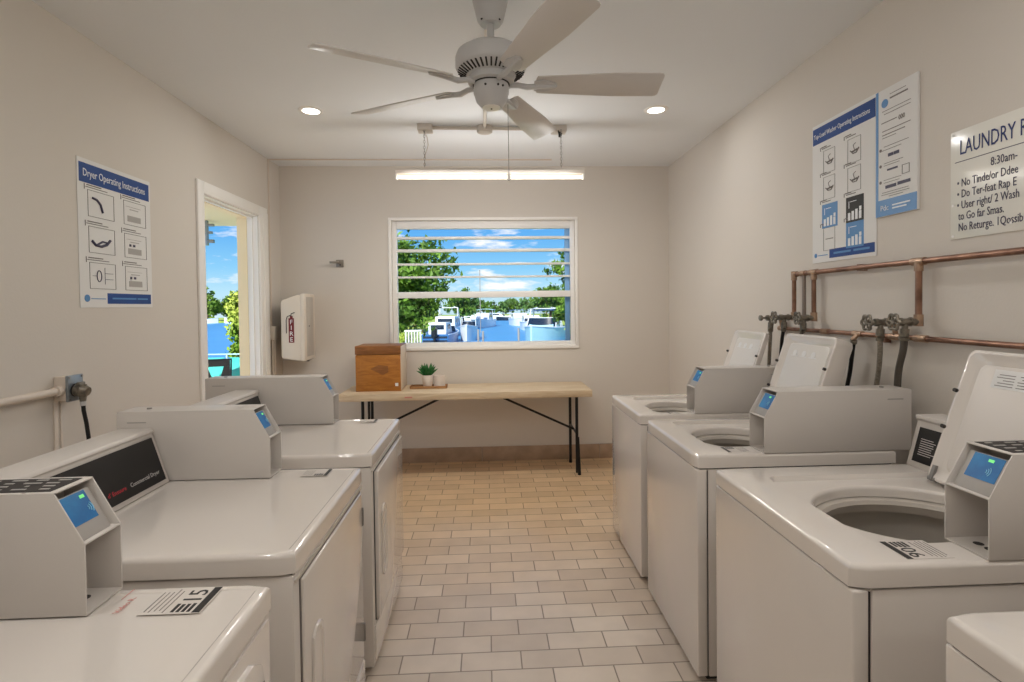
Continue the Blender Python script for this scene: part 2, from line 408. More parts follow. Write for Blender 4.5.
def deck_sticker(par, cx, cy, num=None, sc_=1., z=.9212, side=1):
    """service sticker printed on the deck: read from the aisle; text runs along local -y, its top toward +x"""
    g = sc_
    R = Matrix(((0, 1, 0, cx), (-1, 0, 0, cy), (0, 0, 1, z), (0, 0, 0, 1)))   # (u right, v up) -> (v, -u)
    b = MB().box(cx-.062*g, cx+.065*g, cy-.052*g, cy+.052*g, z-.0006, z)
    st = b.build('deck_sticker', M['enamel'], par, smooth=0)
    b = MB().box(cx-.060*g, cx-.044*g, cy-.05*g, cy+.05*g, z, z+.0005)
    b.build('sticker_bar', M['ink'], st, smooth=0)
    b = MB()
    if num:
        b.mesh(text_mesh(num, .056*g, ext=.0003), R @ Matrix.Translation((-.012*g if side == 1 else -.012*g, -.038*g, .0003)))
    for k in range(4):
        y1 = cy+.046*g
        b.box(cx+(-.038+.011*k)*g, cx+(-.031+.011*k)*g, y1-random.uniform(.026, .032)*g, y1, z, z+.0005)
    b.build('sticker_print', M['ink'], st, smooth=0)
    b = MB()
    for k in range(5):
        xx = cx+(.016+.010*k)*g
        b.box(xx, xx+.0022*g, cy-random.uniform(.03, .048)*g, cy+random.uniform(.036, .048)*g, z, z+.0005)
    b.build('sticker_small_print', M['inkg'], st, smooth=0)
    return st

def washer(label, fx, y0, y1, opening, lid, console=False, sticker=None, depth=.80, box=None, vents=False, hole=True):
    """top-loading washer; front faces -X at x=fx; local x runs front to back, local y near to far"""
    W = y1-y0
    r = thing('washing_machine', label, 'washing machine', (fx, y0, 0), 0, 'top-loading washers along the right wall')
    dz = .92
    lip = .052
    ox, oy, rx, ry = opening
    hx, hy = depth/2, W/2
    # deck
    e = .010
    L_ = [rr_loop(hx, hy, hx-.012, hy-.012, .012, dz-lip+.001), rr_loop(hx, hy, hx, hy, .018, dz-lip), *[rr_loop(hx, hy, hx-.013*(1-math.cos(a_)), hy-.013*(1-math.cos(a_)), .018, dz-.013*(1-math.sin(a_))) for a_ in np.linspace(0, PI/2, 6)]]
    # lid well
    wx0, wx1 = ox-rx-.020, ox+rx+.06; wy0, wy1 = oy-ry-.020, min(W-.05, oy+ry+.075)
    cx, cy = (wx0+wx1)/2, (wy0+wy1)/2; qx, qy = (wx1-wx0)/2, (wy1-wy0)/2
    if hole:
        L_ += [rr_loop(cx, cy, qx, qy, .03, dz), rr_loop(cx, cy, qx-.007, qy-.007, .024, dz-.016),
               el_loop(ox, oy, rx+.014, ry+.014, dz-.016), el_loop(ox, oy, rx+.009, ry+.009, dz-.0165), el_loop(ox, oy, rx+.005, ry+.005, dz-.018), el_loop(ox, oy, rx+.002, ry+.002, dz-.021), el_loop(ox, oy, rx+.0005, ry+.0005, dz-.025), el_loop(ox, oy, rx, ry, dz-.029), el_loop(ox, oy, rx-.001, ry-.001, dz-.05)]
        b = MB().loft(L_)
    else:
        b = MB().loft(L_, cap1=True)
    b.build('top_deck', M['enamel'], r, smooth=25)
    if hole:
        b = MB().loft([el_loop(ox, oy, rx+.02, ry+.02, dz-.055), el_loop(ox, oy, rx+.002, ry+.002, dz-.052), el_loop(ox, oy, rx-.02, ry-.02, dz-.056), el_loop(ox, oy, rx-.026, ry-.026, dz-.068),
                       el_loop(ox, oy, rx-.014, ry-.014, dz-.095), el_loop(ox, oy, rx+.02, ry+.02, dz-.10)])
        b.build('tub_ring', M['ring'], r, smooth=50)
        b = MB().loft([el_loop(ox, oy, rx+.02, ry+.02, dz-.10), el_loop(ox, oy, rx+.03, ry+.03, dz-.13), el_loop(ox, oy, rx+.03, ry+.03, dz-.45), el_loop(ox, oy, rx-.02, ry-.02, dz-.50)], cap1=True)
        b.build('wash_tub', M['tub'], r, smooth=50)
        b = MB().lathe([(.0, .16), (.05, .16), (.062, .12), (.07, .02), (.13, 0)], (ox, oy, dz-.50)); b.build('agitator', M['ring'], r)
    # cabinet: wrapped front panel, side panels, base
    zt = dz-lip-.006
    b = MB().loft([rr_loop(hx+.003, hy, hx-.013, hy-.006, .01, z_) for z_ in (.03, zt)], cap0=True); b.build('cabinet', M['enamel2'], r)
    b = MB().loft([rr_loop(hx-.002, hy, hx-.009, hy-.010, .01, z_) for z_ in (zt-.006, dz-lip+.006)]); b.build('deck_seam', M['gap'], r)
    b = MB().box(.003, .044, .003, W-.003, .028, zt, .006, 3); b.build('front_panel', M['enamel'], r)
    b = MB().loft([[(.0445, .0055, z_), (.0445, W-.0055, z_), (.0480, W-.0055, z_), (.0480, .0055, z_)] for z_ in (.03, zt-.004)], cap1=False); b.build('panel_seam', M['gap'], r, smooth=0)
    for a_, c_ in ((.0025, .014), (W-.014, W-.0025)): MB().box(.05, depth-.012, a_, c_, .028, zt, .003).build('side_panel', M['enamel2'], r)
    MB().box(.26, depth-.16, -.0012, .01, .12, zt-.075, .004).build('side_emboss', M['enamel2'], r)
    b = MB().box(.05, depth-.05, .03, W-.03, 0, .032); b.build('toe_base', M['gap'], r, smooth=0)
    if box: payment_box(r, box[0], box[1], 0.001, .121, vents)
    if sticker: deck_sticker(r, *sticker)
    if console:
        # slanted rear console with a black instruction panel
        c0, c1 = .715, .80; n0, n1 = .03, W-.012
        prof = [(c0, 0), (c0+.045, .165), (c0+.035, .170), (c0+.035, .185), (c0+.14, .185), (c0+.14, 0)]
        cn = MB().prism(prof, lambda u, v, w_: Vector((u, w_, dz+v)), n0, n1, .004).build('console', M['box'], r)
        s = math.atan2(.045, .165); a = Vector((math.sin(s), 0, math.cos(s))); nn = Vector((-math.cos(s), 0, math.sin(s)))
        o_ = Vector((c0, n1, dz))
        mt = Matrix(((0, a.x, nn.x, o_.x), (-1, 0, 0, o_.y), (0, a.z, nn.z, o_.z), (0, 0, 0, 1)))
        t = bmesh.new(); bmesh.ops.create_cube(t, size=1); t.transform(mt @ Matrix.Translation((W*.48, .085, .001)) @ Matrix.Diagonal((W*.90, .125, .003, 1)))
        p_ = MB().add(t).build('console_panel', M['black'], cn, smooth=0)
        b = MB()
        for k in range(8): b.box(.04, .04+random.uniform(.05, .09), .05+.008*k, .0525+.008*k, .0025, .003)
        b.bm.transform(mt); b.build('panel_print', M['silver'], cn, smooth=0)
    # raised lid
    hxp, ztop, lean, ly0, ly1, capw = lid
    ln = math.hypot(lean, ztop-dz); s = math.atan2(lean, ztop-dz)
    a = Vector((math.sin(s), 0, math.cos(s))); nn = Vector((-math.cos(s), 0, math.sin(s)))
    mt = Matrix(((0, a.x, nn.x, hxp), (1, 0, 0, 0), (0, a.z, nn.z, dz+.004), (0, 0, 0, 1)))   # (across, up, toward aisle)
    b = MB(); cxl, cyl = (ly0+ly1)/2, ln/2; hw, hh = (ly1-ly0)/2, ln/2
    T = capw or .028
    loops = [rr_loop(cxl, cyl, hw-.004, hh-.004, .018, -T), rr_loop(cxl, cyl, hw, hh, .02, -T+.006), rr_loop(cxl, cyl, hw, hh, .02, -.003), rr_loop(cxl, cyl, hw-.004, hh-.004, .018, 0),
             rr_loop(cxl, cyl, hw-.012, hh-.012, .016, -.001), rr_loop(cxl, cyl, hw-.030, hh-.030, .02, -.014)]
    b.loft(loops, cap0=True, cap1=True); b.bm.transform(mt)
    ld = b.build('lid', M['enamel'], r, smooth=45)
    for yy in (ly0+.012, ly1-.004):
        for f_ in (.68, .40): b = MB().cyl((yy, ln*f_, -.01), (yy, ln*f_, .010), .0065, n=12); b.bm.transform(mt); b.build('lid_bumper', M['gap'], ld)
    for yy in (ly0+.02, ly1-.02): b = MB().cyl((yy-.014, .004, -.006), (yy+.014, .004, -.006), .008, n=12).box(yy-.006, yy+.006, .0, .05, -.006, .004); b.bm.transform(mt); b.build('lid_hinge', M['steel'], ld)
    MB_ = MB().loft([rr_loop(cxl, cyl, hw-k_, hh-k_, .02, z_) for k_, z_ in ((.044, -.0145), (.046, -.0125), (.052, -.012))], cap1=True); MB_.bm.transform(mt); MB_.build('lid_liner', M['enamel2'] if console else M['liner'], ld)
    if console:
        b = MB().box(cxl-.02, cxl+.13, ln-.115, ln-.055, -.0122, -.0112); b.bm.transform(mt); q = b.build('lid_label', M['paper'], ld, smooth=0)
        b = MB()
        for k in range(5): b.box(cxl-.014, cxl+.05-random.uniform(0, .02), ln-.108+.009*k, ln-.1055+.009*k, -.0113, -.0108); b.box(cxl+.06, cxl+.122-random.uniform(0, .03), ln-.108+.009*k, ln-.1055+.009*k, -.0113, -.0108)
        b.bm.transform(mt); b.build('lid_label_print', M['inkg'], ld, smooth=0)
    else:
        b = MB()
        for k in range(3):
            yy = cxl+hw*(.45-.36*k)
            b.cyl((yy, ln*.80, -.0122), (yy, ln*.80, -.0105), .016, n=20); b.box(yy-.028, yy+.028, ln*.80-.016, ln*.80-.012, -.0122, -.0108)
        b.bm.transform(mt); b.build('lid_emboss', M['paper'], ld)
    return r

WF = .8206
washer('white washing machine farthest along the right row, lid raised, nearest the window wall', WF, 2.83, 3.49, (.30, .275, .175, .20), (.625, 1.347, .15, .13, .51, 0), sticker=(.20, .036, None, .5), box=(.305, .83))
washer('white washing machine in the middle of the right row, large card box and raised lid', WF, 2.050, 2.719, (.325, .335, .195, .20), (.56, 1.362, .155, .20, .60, .082), sticker=(.19, .068, None, .75), box=(.276, .885), depth=.83)
washer('white washing machine with 06 sticker, tall raised lid and black panel console', WF, 1.155, 1.885, (.42, .335, .265, .215), (.655, 1.352, .155, .10, .56, 0), console=True, sticker=(.205, .068, '06', .9), box=(.327, .88), vents=True, depth=.86)
washer('white washing machine cut off by the lower right corner of the photo', .872, .27, .975, (.40, .33, .22, .2), (.62, 1.345, .15, .10, .55, 0), box=(.33, .86), depth=.84)

def dryer(label, y0, y1, bx, console_y=None, sticker=None, vents=False, ajar=False, arch=False):
    """front-loading dryer; front faces +X at x=-.478. Local frame turned half round: local x runs front to back, local y far to near"""
    W = y1-y0; D = .74; dz = .92; lip = .052
    r = thing('tumble_dryer', label, 'dryer', (-.478, y1, 0), PI, 'dryers along the left side')
    hx, hy = D/2, W/2; e = .010
    MB().loft([rr_loop(hx, hy, hx-.012, hy-.012, .012, dz-lip+.001), rr_loop(hx, hy, hx, hy, .018, dz-lip), *[rr_loop(hx, hy, hx-.013*(1-math.cos(a_)), hy-.013*(1-math.cos(a_)), .018, dz-.013*(1-math.sin(a_))) for a_ in np.linspace(0, PI/2, 6)], rr_loop(hx, hy, hx-.022, hy-.022, .012, dz), rr_loop(hx, hy, hx-.026, hy-.026, .010, dz-.002)], cap1=True).build('top_deck', M['enamel'], r, smooth=25)
    zt = dz-lip-.005
    MB().box(.006, D-.01, .004, W-.004, .03, zt, .006).build('cabinet', M['enamel2'], r)
    MB().box(.012, D-.02, .012, W-.012, zt-.002, dz-lip+.004).build('deck_seam', M['gap'], r, smooth=0)
    MB().box(.05, D-.05, .03, W-.03, 0, .032).build('toe_base', M['gap'], r, smooth=0)
    if arch:
        p = MB().box(.001, .012, .02, W-.02, .10, .852, .004).build('front_panel', M['enamel'], r)
        dr = MB().prism([(y, z) for (_, y, z) in [(0, *q[:2]) for q in rr_loop(W/2, .56, W/2-.075, .262, .06, 0, 48)]], lambda u, v, w_: Vector((w_, u, v)), -.012, .004, .004).build('door', M['enamel'], r)
        MB().box(-.022, -.010, .10, .125, .60, .74, .004).build('door_handle', M['ring'], dr)
        MB().box(-.0125, -.0105, .083, .09, .70, .76).build('door_slot', M['gap'], dr)
    else:
        MB().box(.0012, .010, .008, W-.008, zt-.02, zt-.012).build('front_groove', M['ring'], r, smooth=0)
        dr = MB().box(-.004 if not ajar else -.014, .008, .036, W-.045, .215, .835, .0055, 3).build('door', M['enamel'], r)
        MB().box(.0025, .0065, .031, W-.040, .21, .84).build('door_gap', M['gap'] if ajar else M['inkg'], r, smooth=0)
        MB().box(-.002, .008, .02, W-.02, .05, .197, .004).build('kick_panel', M['enamel'], r)
        z0, z1 = (.36, .665)
        yh = W-.14
        xo = -.005 if not ajar else -.015
        lp = [rr_loop(yh, (z0+z1)/2, .042, (z1-z0)/2, .03, k, 32) for k in (0, .006, .006, -.004)]
        q = [[(xo-k+.006*0, y, z) for (y, z, _) in l] for l, k in zip([rr_loop(yh, (z0+z1)/2, hw_, hh_, .03, 0, 32) for hw_, hh_ in ((.045, .155), (.042, .152), (.034, .144), (.030, .140))], (0, .006, .006, .001))]
        MB().loft(q, cap1=True).build('door_handle', M['enamel'], dr)
        for zz in (.742, .308): MB().box(-.008, .004, .026, .038, zz-.034, zz+.034, .003).build('hinge', M['inkg'], dr)
    payment_box(r, *bx, .002, .107, vents)
    if console_y:
        n0, n1 = console_y
        c0 = .641; hgt = .178
        prof = [(c0, 0), (c0+.055, hgt-.006), (c0+.048, hgt), (c0+.055, hgt+.012), (c0+.17, hgt+.012), (c0+.17, -.05), (D-.005, -.05), (D-.005, 0)]
        cn = MB().prism(prof, lambda u, v, w_: Vector((u, w_, dz+v)), n0, n1, .004).build('console', M['box'], r)
        s = math.atan2(.055, hgt-.006); a = Vector((math.sin(s), 0, math.cos(s))); nn = Vector((-math.cos(s), 0, math.sin(s)))
        # reading frame: right runs toward local -y (the far side), up along the slope
        mt = Matrix(((0, a.x, nn.x, c0), (-1, 0, 0, n1), (0, a.z, nn.z, dz), (0, 0, 0, 1))); LW = n1-n0
        t = bmesh.new(); bmesh.ops.create_cube(t, size=1); t.transform(mt @ Matrix.Translation((LW/2, .092, .001)) @ Matrix.Diagonal((LW-.034, .152, .003, 1)))
        MB().add(t).build('console_panel', M['black'], cn, smooth=0)
        if arch is False and not ajar:
            b = MB().mesh(text_mesh('Commercial Dryer', .019, ext=.0002), mt @ Matrix.Translation((LW-.185, .044, .0028)))
            b.build('console_lettering', M['silver'], cn, smooth=0)
            b = MB().mesh(text_mesh('d\' Ensuure', .019, ext=.0002), mt @ Matrix.Translation((LW-.285, .044, .0028)))
            b.build('console_red_lettering', M['red'], cn, smooth=0)
            b = MB().box(LW-.312, LW-.297, .044, .060, .0025, .003).build('console_logo', M['inkg'], cn, smooth=0); b.matrix_local = mt
    if sticker:
        for s_ in sticker: deck_sticker(r, *s_)
    return r

d1 = dryer('white dryer nearest the camera, with 15 sticker and red scribble on its top', .47, 1.178, (.318, .95), console_y=(.11, .69), sticker=[(.158, .062, '15', .95)], vents=True, arch=True)
# faded red handwriting on the nearest deck
b = MB()
R = Matrix(((0, 1, 0, .262), (-1, 0, 0, .102), (0, 0, 1, .9212), (0, 0, 0, 1)))
b.mesh(text_mesh('Video R.', .017, ext=.0002), R)
b.box(.288, .2895, .01, .05, .921, .9215)
b.build('red_scribble', M['pink'], d1, smooth=0)
dryer('white dryer in the middle of the left row, with long black console panel', 1.311, 2.018, (.298, .822), console_y=(.115, .70), sticker=[(.15, .062, None, .75)])
dryer('white dryer farthest along the left row, nearest the open doorway', 2.185, 2.89, (.326, .972), console_y=(.13, .70), sticker=[(.16, .06, None, .75)], ajar=True)

# ------------------------------------------------------------------ ceiling fan
FX, FY = .032, 2.37
fan = thing('ceiling_fan', 'white five-blade ceiling fan with pull chain', 'ceiling fan', (FX, FY, 0))
MB().lathe([(0, H-.001), (.078, H-.001), (.078, H-.02), (.058, H-.10), (.045, H-.118), (0, H-.118)]).build('canopy', M['fan'], fan)
b = MB()
for a in (-.7, -2.4): b.cyl((.05*math.cos(a), .05*math.sin(a), H-.112), (.054*math.cos(a), .054*math.sin(a), H-.108), .005, n=8)
b.build('canopy_screws', M['gap'], fan)
MB().cyl((0, 0, 2.65), (0, 0, H-.11), .0165).build('downrod', M['fan'], fan)
MB().lathe([(0, 2.662), (.06, 2.662), (.12, 2.654), (.150, 2.634), (.157, 2.615), (.157, 2.575), (.150, 2.562), (.10, 2.535), (.085, 2.528), (0, 2.528)], n=48).build('motor_housing', M['fan'], fan)
b = MB()
for k in range(40):
    a = 2*PI*k/40; ca, sa = math.cos(a), math.sin(a)
    b.cyl((.146*ca, .146*sa, 2.5595), (.110*ca, .110*sa, 2.5395), .0042, n=6)
b.build('vent_slots', M['gap'], fan, kind='stuff')
MB().lathe([(0, 2.535), (.098, 2.535), (.102, 2.525), (.102, 2.508), (.09, 2.503), (0, 2.503)], n=40).build('flywheel', M['fan'], fan)
MB().lathe([(0, 2.507), (.082, 2.507), (.082, 2.500), (0, 2.500)], n=40).build('shadow_gap', M['gap'], fan)
MB().lathe([(0, 2.501), (.076, 2.501), (.078, 2.492), (.078, 2.462), (.066, 2.425), (.05, 2.408), (.045, 2.402), (0, 2.402)], n=40).build('switch_housing', M['fan'], fan)
MB().lathe([(0, 2.404), (.04, 2.404), (.04, 2.3985), (.012, 2.397), (0, 2.397)], n=32).build('bottom_cap', M['trim'], fan)
b = MB()
for a in (-1.9, -1.2, -.9): b.cyl((.074*math.cos(a), .074*math.sin(a), 2.475), (.082*math.cos(a), .082*math.sin(a), 2.475), .005, n=8)
b.cyl((0, 0, 2.394), (0, 0, 2.398), .004, n=8)
b.build('housing_screws', M['gap'], fan)
blade_pts = []
def half(u):   # half width of the blade along its length
    return .052+.022*min(1, (u-.20)/.35)
us = np.linspace(.205, .70, 14)
edge = [(u, half(u)) for u in us]+[(.738, .074), (.753, .069), (.760, .058)]
outl = [(.198, -.035)]+[(u, -h) for u, h in edge]+[(u, h) for u, h in reversed(edge)]+[(.198, .035)]
for k in range(5):
    ang = math.radians((-1, 65, 151, 206.5, 292)[k])
    mb = Matrix.Rotation(ang, 4, 'Z') @ Matrix.Translation((0, 0, 2.497)) @ Matrix.Rotation(math.radians(-17), 4, 'X')
    b = MB().prism(outl, lambda u, v, w_: Vector((u, v, w_)), .004, .010, .0015); b.bm.transform(mb)
    bl = b.build('blade', M['blade'], fan)
    b = MB()
    b.tube([(.085, 0, .005), (.12, 0, .004), (.16, 0, -.006), (.20, 0, -.002), (.235, 0, 0), (.29, 0, 0)], .012, 8, rs=[.013, .012, .013, .012, .011, .008])
    b.prism([(.19, -.03), (.235, -.036), (.285, -.018), (.295, 0), (.285, .018), (.235, .036), (.19, .03)], lambda u, v, w_: Vector((u, v, w_)), -.002, .004, .0015)
    b.bm.transform(mb); b.build('blade_arm', M['fan'], bl)
b = MB().tube([(.072, -.02, 2.41), (.073, -.02, 2.095)], .0016, 6); pc = b.build('pull_chain', M['steel'], fan)
MB().lathe([(0, .02), (.004, .02), (.009, -.004), (.009, -.014), (0, -.018)], (.073, -.02, 2.09), n=16).build('chain_knob', M['trim'], pc)

# ------------------------------------------------------------------ ceiling lights
for i, (x, y, lab) in enumerate(((-1.192, 3.736, 'round recessed downlight in the ceiling left of the fan, glowing'), (1.20, 3.685, 'round recessed downlight in the ceiling right of the fan, glowing'),
                                 (-1.19, .9, None), (1.2, .9, None), (-1.19, -1.3, None), (1.2, -1.3, None))):  # unlabelled pairs are unseen extras, added to light the near room
    lab = lab or 'added downlight out of view, brightening the near part of the room'
    t = thing('recessed_downlight', lab, 'ceiling light', (x, y, H), 0, 'recessed downlights')
    MB().lathe([(.058, -.001), (.058, -.006), (.066, -.008), (.082, -.004), (.084, 0)], n=40).build('trim_ring', M['trim'], t)
    MB().lathe([(0, -.004), (.058, -.004), (.058, -.001), (0, -.001)], n=40).build('lens', M['lens'], t)
    ld = bpy.data.lights.new('downlight_lamp', 'AREA'); ld.shape = 'DISK'; ld.size = .12; ld.energy = 2.4 if y > 2 else (4.8 if y > 0 else 3); ld.color = (1, .985, .968)
    lo = bpy.data.objects.new('downlight_lamp', ld); COL.objects.link(lo); lo.location = (x, y, H-.012)

def strip_light(y, label, watts, down):
    fl = thing('fluorescent_light', label, 'ceiling light', (0.04, y, 0))
    MB().prism([(-.035, 2.553), (.035, 2.553), (.035, 2.535), (.022, 2.512), (-.022, 2.512), (-.035, 2.535)], lambda u, v, w_: Vector((w_, u, v)), -.705, .705, .002).build('housing', M['conduit'], fl)
    for q in (-1, 1): MB().box(q*.70-.006, q*.70+.006, -.018, .018, 2.474, 2.516, .002).build('lamp_holder', M['trim'], fl)
    MB().cyl((-.692, 0, 2.490), (.692, 0, 2.490), .0135, n=20).build('tube', M['tubelight'], fl)
    for x in (-.49, .535):
        b = MB(); zz = 2.55; k = 0
        while zz < 2.83:
            pts = [((.006*math.cos(a) if k % 2 else 0)+x, (0 if k % 2 else .006*math.cos(a)), zz+.013+.013*math.sin(a)) for a in np.linspace(0, 2*PI, 9)[:-1]]
            b.tube(pts, .0018, 5, closed=True); zz += .021; k += 1
        b.build('chain', M['steel'], fl)
    MB().tube([(-.495, .01, 2.84), (-.47, .012, 2.79), (-.462, .01, 2.73), (-.485, .01, 2.66), (-.492, .01, 2.56)], .003, 6).build('power_cord', M['conduit'], fl)
    for k in range(7):
        ld = bpy.data.lights.new('tube_lamp', 'POINT'); ld.energy = watts*4/7; ld.shadow_soft_size = .06; ld.color = (1, .985, .965)
        lo = bpy.data.objects.new('tube_lamp', ld); COL.objects.link(lo); lo.location = (.04-.57+.19*k, y, 2.41)
    ld = bpy.data.lights.new('tube_lamp', 'AREA'); ld.shape = 'RECTANGLE'; ld.size = 1.36; ld.size_y = .04; ld.energy = down; ld.color = (1, .93, .82)
    lo = bpy.data.objects.new('tube_lamp', ld); COL.objects.link(lo); lo.location = (.04, y, 2.468)
strip_light(4.0, 'long fluorescent strip light hung on two chains in front of the window', 2.6, 9)
strip_light(.7, 'added strip light out of view overhead, brightening the near part of the room', 1.5, 4)  # unseen second strip, added as fill for the near machines

cc = thing('ceiling_conduit', 'white surface conduit with junction boxes on the ceiling over the strip light', 'conduit', (0, 0, 0))
b = MB().cyl((-.40, 4.03, 2.865), (.52, 4.05, 2.865), .0125).cyl((0, 4.05, 2.865), (.02, 2.46, 2.865), .0125)
b.build('conduit_run', M['conduit'], cc)
MB().box(-.50, -.39, 3.98, 4.08, 2.835, H-.001, .004).build('square_box', M['conduit'], cc)
MB().box(.51, .62, 4.0, 4.10, 2.838, H-.001, .004).build('square_box', M['conduit'], cc)
MB().lathe([(0, 2.835), (.05, 2.835), (.06, 2.842), (.06, H-.001), (0, H-.001)], (0, 4.05, 0), n=28).build('round_box', M['conduit'], cc)
b = MB().tube([(.555, 4.0, 2.838), (.56, 3.995, 2.81), (.575, 3.99, 2.80), (.58, 3.99, 2.815)], .005, 8).cyl((.57, 4.03, 2.80), (.57, 4.03, 2.84), .01); b.build('hook', M['gap'], cc)

wm = thing('wall_wire_raceway', 'thin painted raceway along the ceiling and down beside the doorway', 'raceway', (0, 0, 0))
b = MB().box(XL+.001, .62, 4.93, 4.945, H-.012, H-.001, .003).box(XL, XL+.012, 4.925, 4.945, 1.30, H-.002, .003); b.build('raceway', M['wallcond'], wm)
MB().box(XL, XL+.045, 4.90, 4.975, 1.24, 1.36, .004).build('switch_box', M['cab'], wm)
b = MB().cyl((XL+.02, 4.92, 0.02), (XL+.02, 4.92, 1.25), .011).cyl((XL+.02, 4.957, 0.02), (XL+.02, 4.957, 1.25), .011); b.build('drop_conduit', M['wallcond'], wm)

# ------------------------------------------------------------------ posters and signs
def wall_frame(side, yleft, z0):
    if side == 'L': return Matrix(((0, 0, 1, XL+.0005), (1, 0, 0, yleft), (0, 1, 0, z0), (0, 0, 0, 1)))
    return Matrix(((0, 0, -1, XR-.0005), (-1, 0, 0, yleft), (0, 1, 0, z0), (0, 0, 0, 1)))
def outline(b, x0, x1, z0, z1, t=.002, h=.0045):
    b.box(x0, x1, z0, z0+t, .003, h).box(x0, x1, z1-t, z1, .003, h).box(x0, x0+t, z0, z1, .003, h).box(x1-t, x1, z0, z1, .003, h)
def T(b, s, size, x, z, sx=1., n=.0045, al='LEFT'): b.mesh(text_mesh(s, size, al, .0004, sx), Matrix.Translation((x, z, n)))
def dashes(b, x, z, w_, t=.004): b.box(x, x+w_, z, z+t, .003, .0045)

p = thing('dryer_instructions_poster', 'dryer operating instructions poster with blue title band on the left wall', 'poster', mtx=wall_frame('L', 2.665, 1.538))
W_, H_ = .555, .735
MB().box(0, W_, 0, H_, 0, .003, .0008).build('sheet', M['paper'], p, smooth=0)
MB().box(.012, W_-.012, H_-.118, H_-.022, .003, .0038).build('title_band', M['navy'], p, smooth=0)
b = MB(); T(b, 'Dryer Operating Instructions', .054, .035, H_-.086, .735); b.build('title_lettering', M['white'], p, smooth=0)
MB().box(.185, W_-.015, .02, .075, .003, .0038).build('footer_band', M['navy'], p, smooth=0)
b = MB(); dashes(b, .22, .044, .19, .008); dashes(b, .42, .044, .09, .008); b.build('footer_lettering', M['sky_ink'], p, smooth=0)
b = MB(); b.cyl((.045, .047, .003), (.045, .047, .0045), .018, n=24); dashes(b, .072, .043, .10); b.build('round_logo', M['sky_ink'], p)
b = MB(); b2 = MB(); b3 = MB()
for c, x in enumerate((.065, .325)):
    for q, z in enumerate((.455, .275, .095)):
        outline(b, x, x+.185, z, z+.132, .0022); dashes(b, x-.012, z+.142, .15, .0035); dashes(b, x-.005, z+.152, .10, .005); b.box(x-.022, x-.018, z+.13, z+.158, .003, .0045)
        if c == 1: b2.box(x+.03, x+.14, z+.02, z+.052, .003, .0042); dashes(b2, x+.05, z+.085, .07); dashes(b2, x+.02, z+.10, .12, .002)
        if c == 1 and q > 0: b3.box(x+.04, x+.055, z+.062, z+.075, .003, .0045).box(x+.07, x+.088, z+.062, z+.075, .003, .0045)
b.build('frames_and_captions', M['inkg'], p, smooth=0)
b3.tube([(.095, .55, .004), (.125, .545, .004), (.15, .525, .004), (.165, .485, .004)], .006, 6)
b3.tube([(.085, .335, .004), (.11, .315, .004), (.15, .312, .004), (.19, .325, .004), (.215, .35, .004)], .007, 6).tube([(.12, .318, .004), (.16, .338, .004), (.2, .335, .004)], .005, 6)
b3.tube([(.12, .16+.028*math.sin(a), .004) if False else (.13+.016*math.cos(a), .16+.028*math.sin(a), .004) for a in np.linspace(0, 2*PI, 17)[:-1]], .0025, 5, closed=True)
b3.box(.17, .172, .12, .205, .003, .0045).box(.175, .23, .145, .147, .003, .0045).box(.175, .23, .175, .177, .003, .0045).box(.085, .115, .159, .161, .003, .0045)
b3.build('pictograms', M['textpurp'], p)
b2.build('pale_pictograms', M['inkl'], p, smooth=0)

p = thing('washer_instructions_poster', 'washer operating instructions poster with picture grid on the right wall', 'poster', mtx=wall_frame('R', 2.862, 1.735))
W_, H_ = .482, .748
MB().box(0, W_, 0, H_, 0, .003, .0008).build('sheet', M['paper'], p, smooth=0)
MB().box(.006, W_-.006, H_-.105, H_-.018, .003, .0038).build('title_band', M['navy'], p, smooth=0)
b = MB(); T(b, 'Top-Load Washer Operating Instructions', .036, .016, H_-.075, .70); b.build('title_lettering', M['white'], p, smooth=0)
MB().box(.145, W_-.01, .018, .064, .003, .0038).build('footer_band', M['navy'], p, smooth=0)
b = MB(); dashes(b, .18, .036, .13, .01); dashes(b, .33, .036, .11, .01); b.cyl((.03, .04, .003), (.03, .04, .0042), .012, n=20); dashes(b, .05, .036, .08); b.build('footer_lettering', M['sky_ink'], p)
b = MB(); g = MB(); bl_ = MB(); k_ = MB()
for c, x in enumerate((.085, .275)):
    for q, z in enumerate((.485, .345, .20, .075)):
        dashes(b, x, z+.118, .07, .004); dashes(b, x-.008, z+.126, .045, .005); b.box(x-.016, x-.012, z+.112, z+.130, .003, .0045)
        if (c, q) in ((0, 2), (1, 2), (1, 3)):
            tgt = bl_ if (c, q) != (1, 2) else k_
            tgt.box(x, x+.125, z-.02, z+.106, .003, .004)
            for i in range(4): g.box(x+.015+.026*i, x+.032+.026*i, z-.01, z+.028+.006*(i % 3), .004, .0046)
            g.box(x+.02, x+.024, z+.05, z+.085, .004, .0046).box(x+.03, x+.075, z+.08, z+.083, .004, .0046).box(x+.095, x+.11, z+.03, z+.05, .004, .0046)
        else:
            outline(b, x+.012, x+.105, z-.015, z+.106, .0016)
            if (c, q) != (0, 3): b.tube([(x+.030, z+.048, .004), (x+.05, z+.030, .004), (x+.075, z+.030, .004), (x+.092, z+.050, .004)], .0028, 5).tube([(x+.045, z+.04, .004), (x+.08, z+.044, .004)], .004, 5).tube([(x+.062, z+.044, .004), (x+.052, z+.07, .004), (x+.07, z+.078, .004)], .0016, 5)
            else: b.box(x+.03, x+.09, z+.044, z+.048, .003, .0045)
b.build('frames_and_pictograms', M['inkg'], p); bl_.build('blue_control_pictures', M['sky_ink'], p, smooth=0); k_.build('dark_control_picture', M['ink'], p, smooth=0); g.build('control_details', M['white'], p, smooth=0)

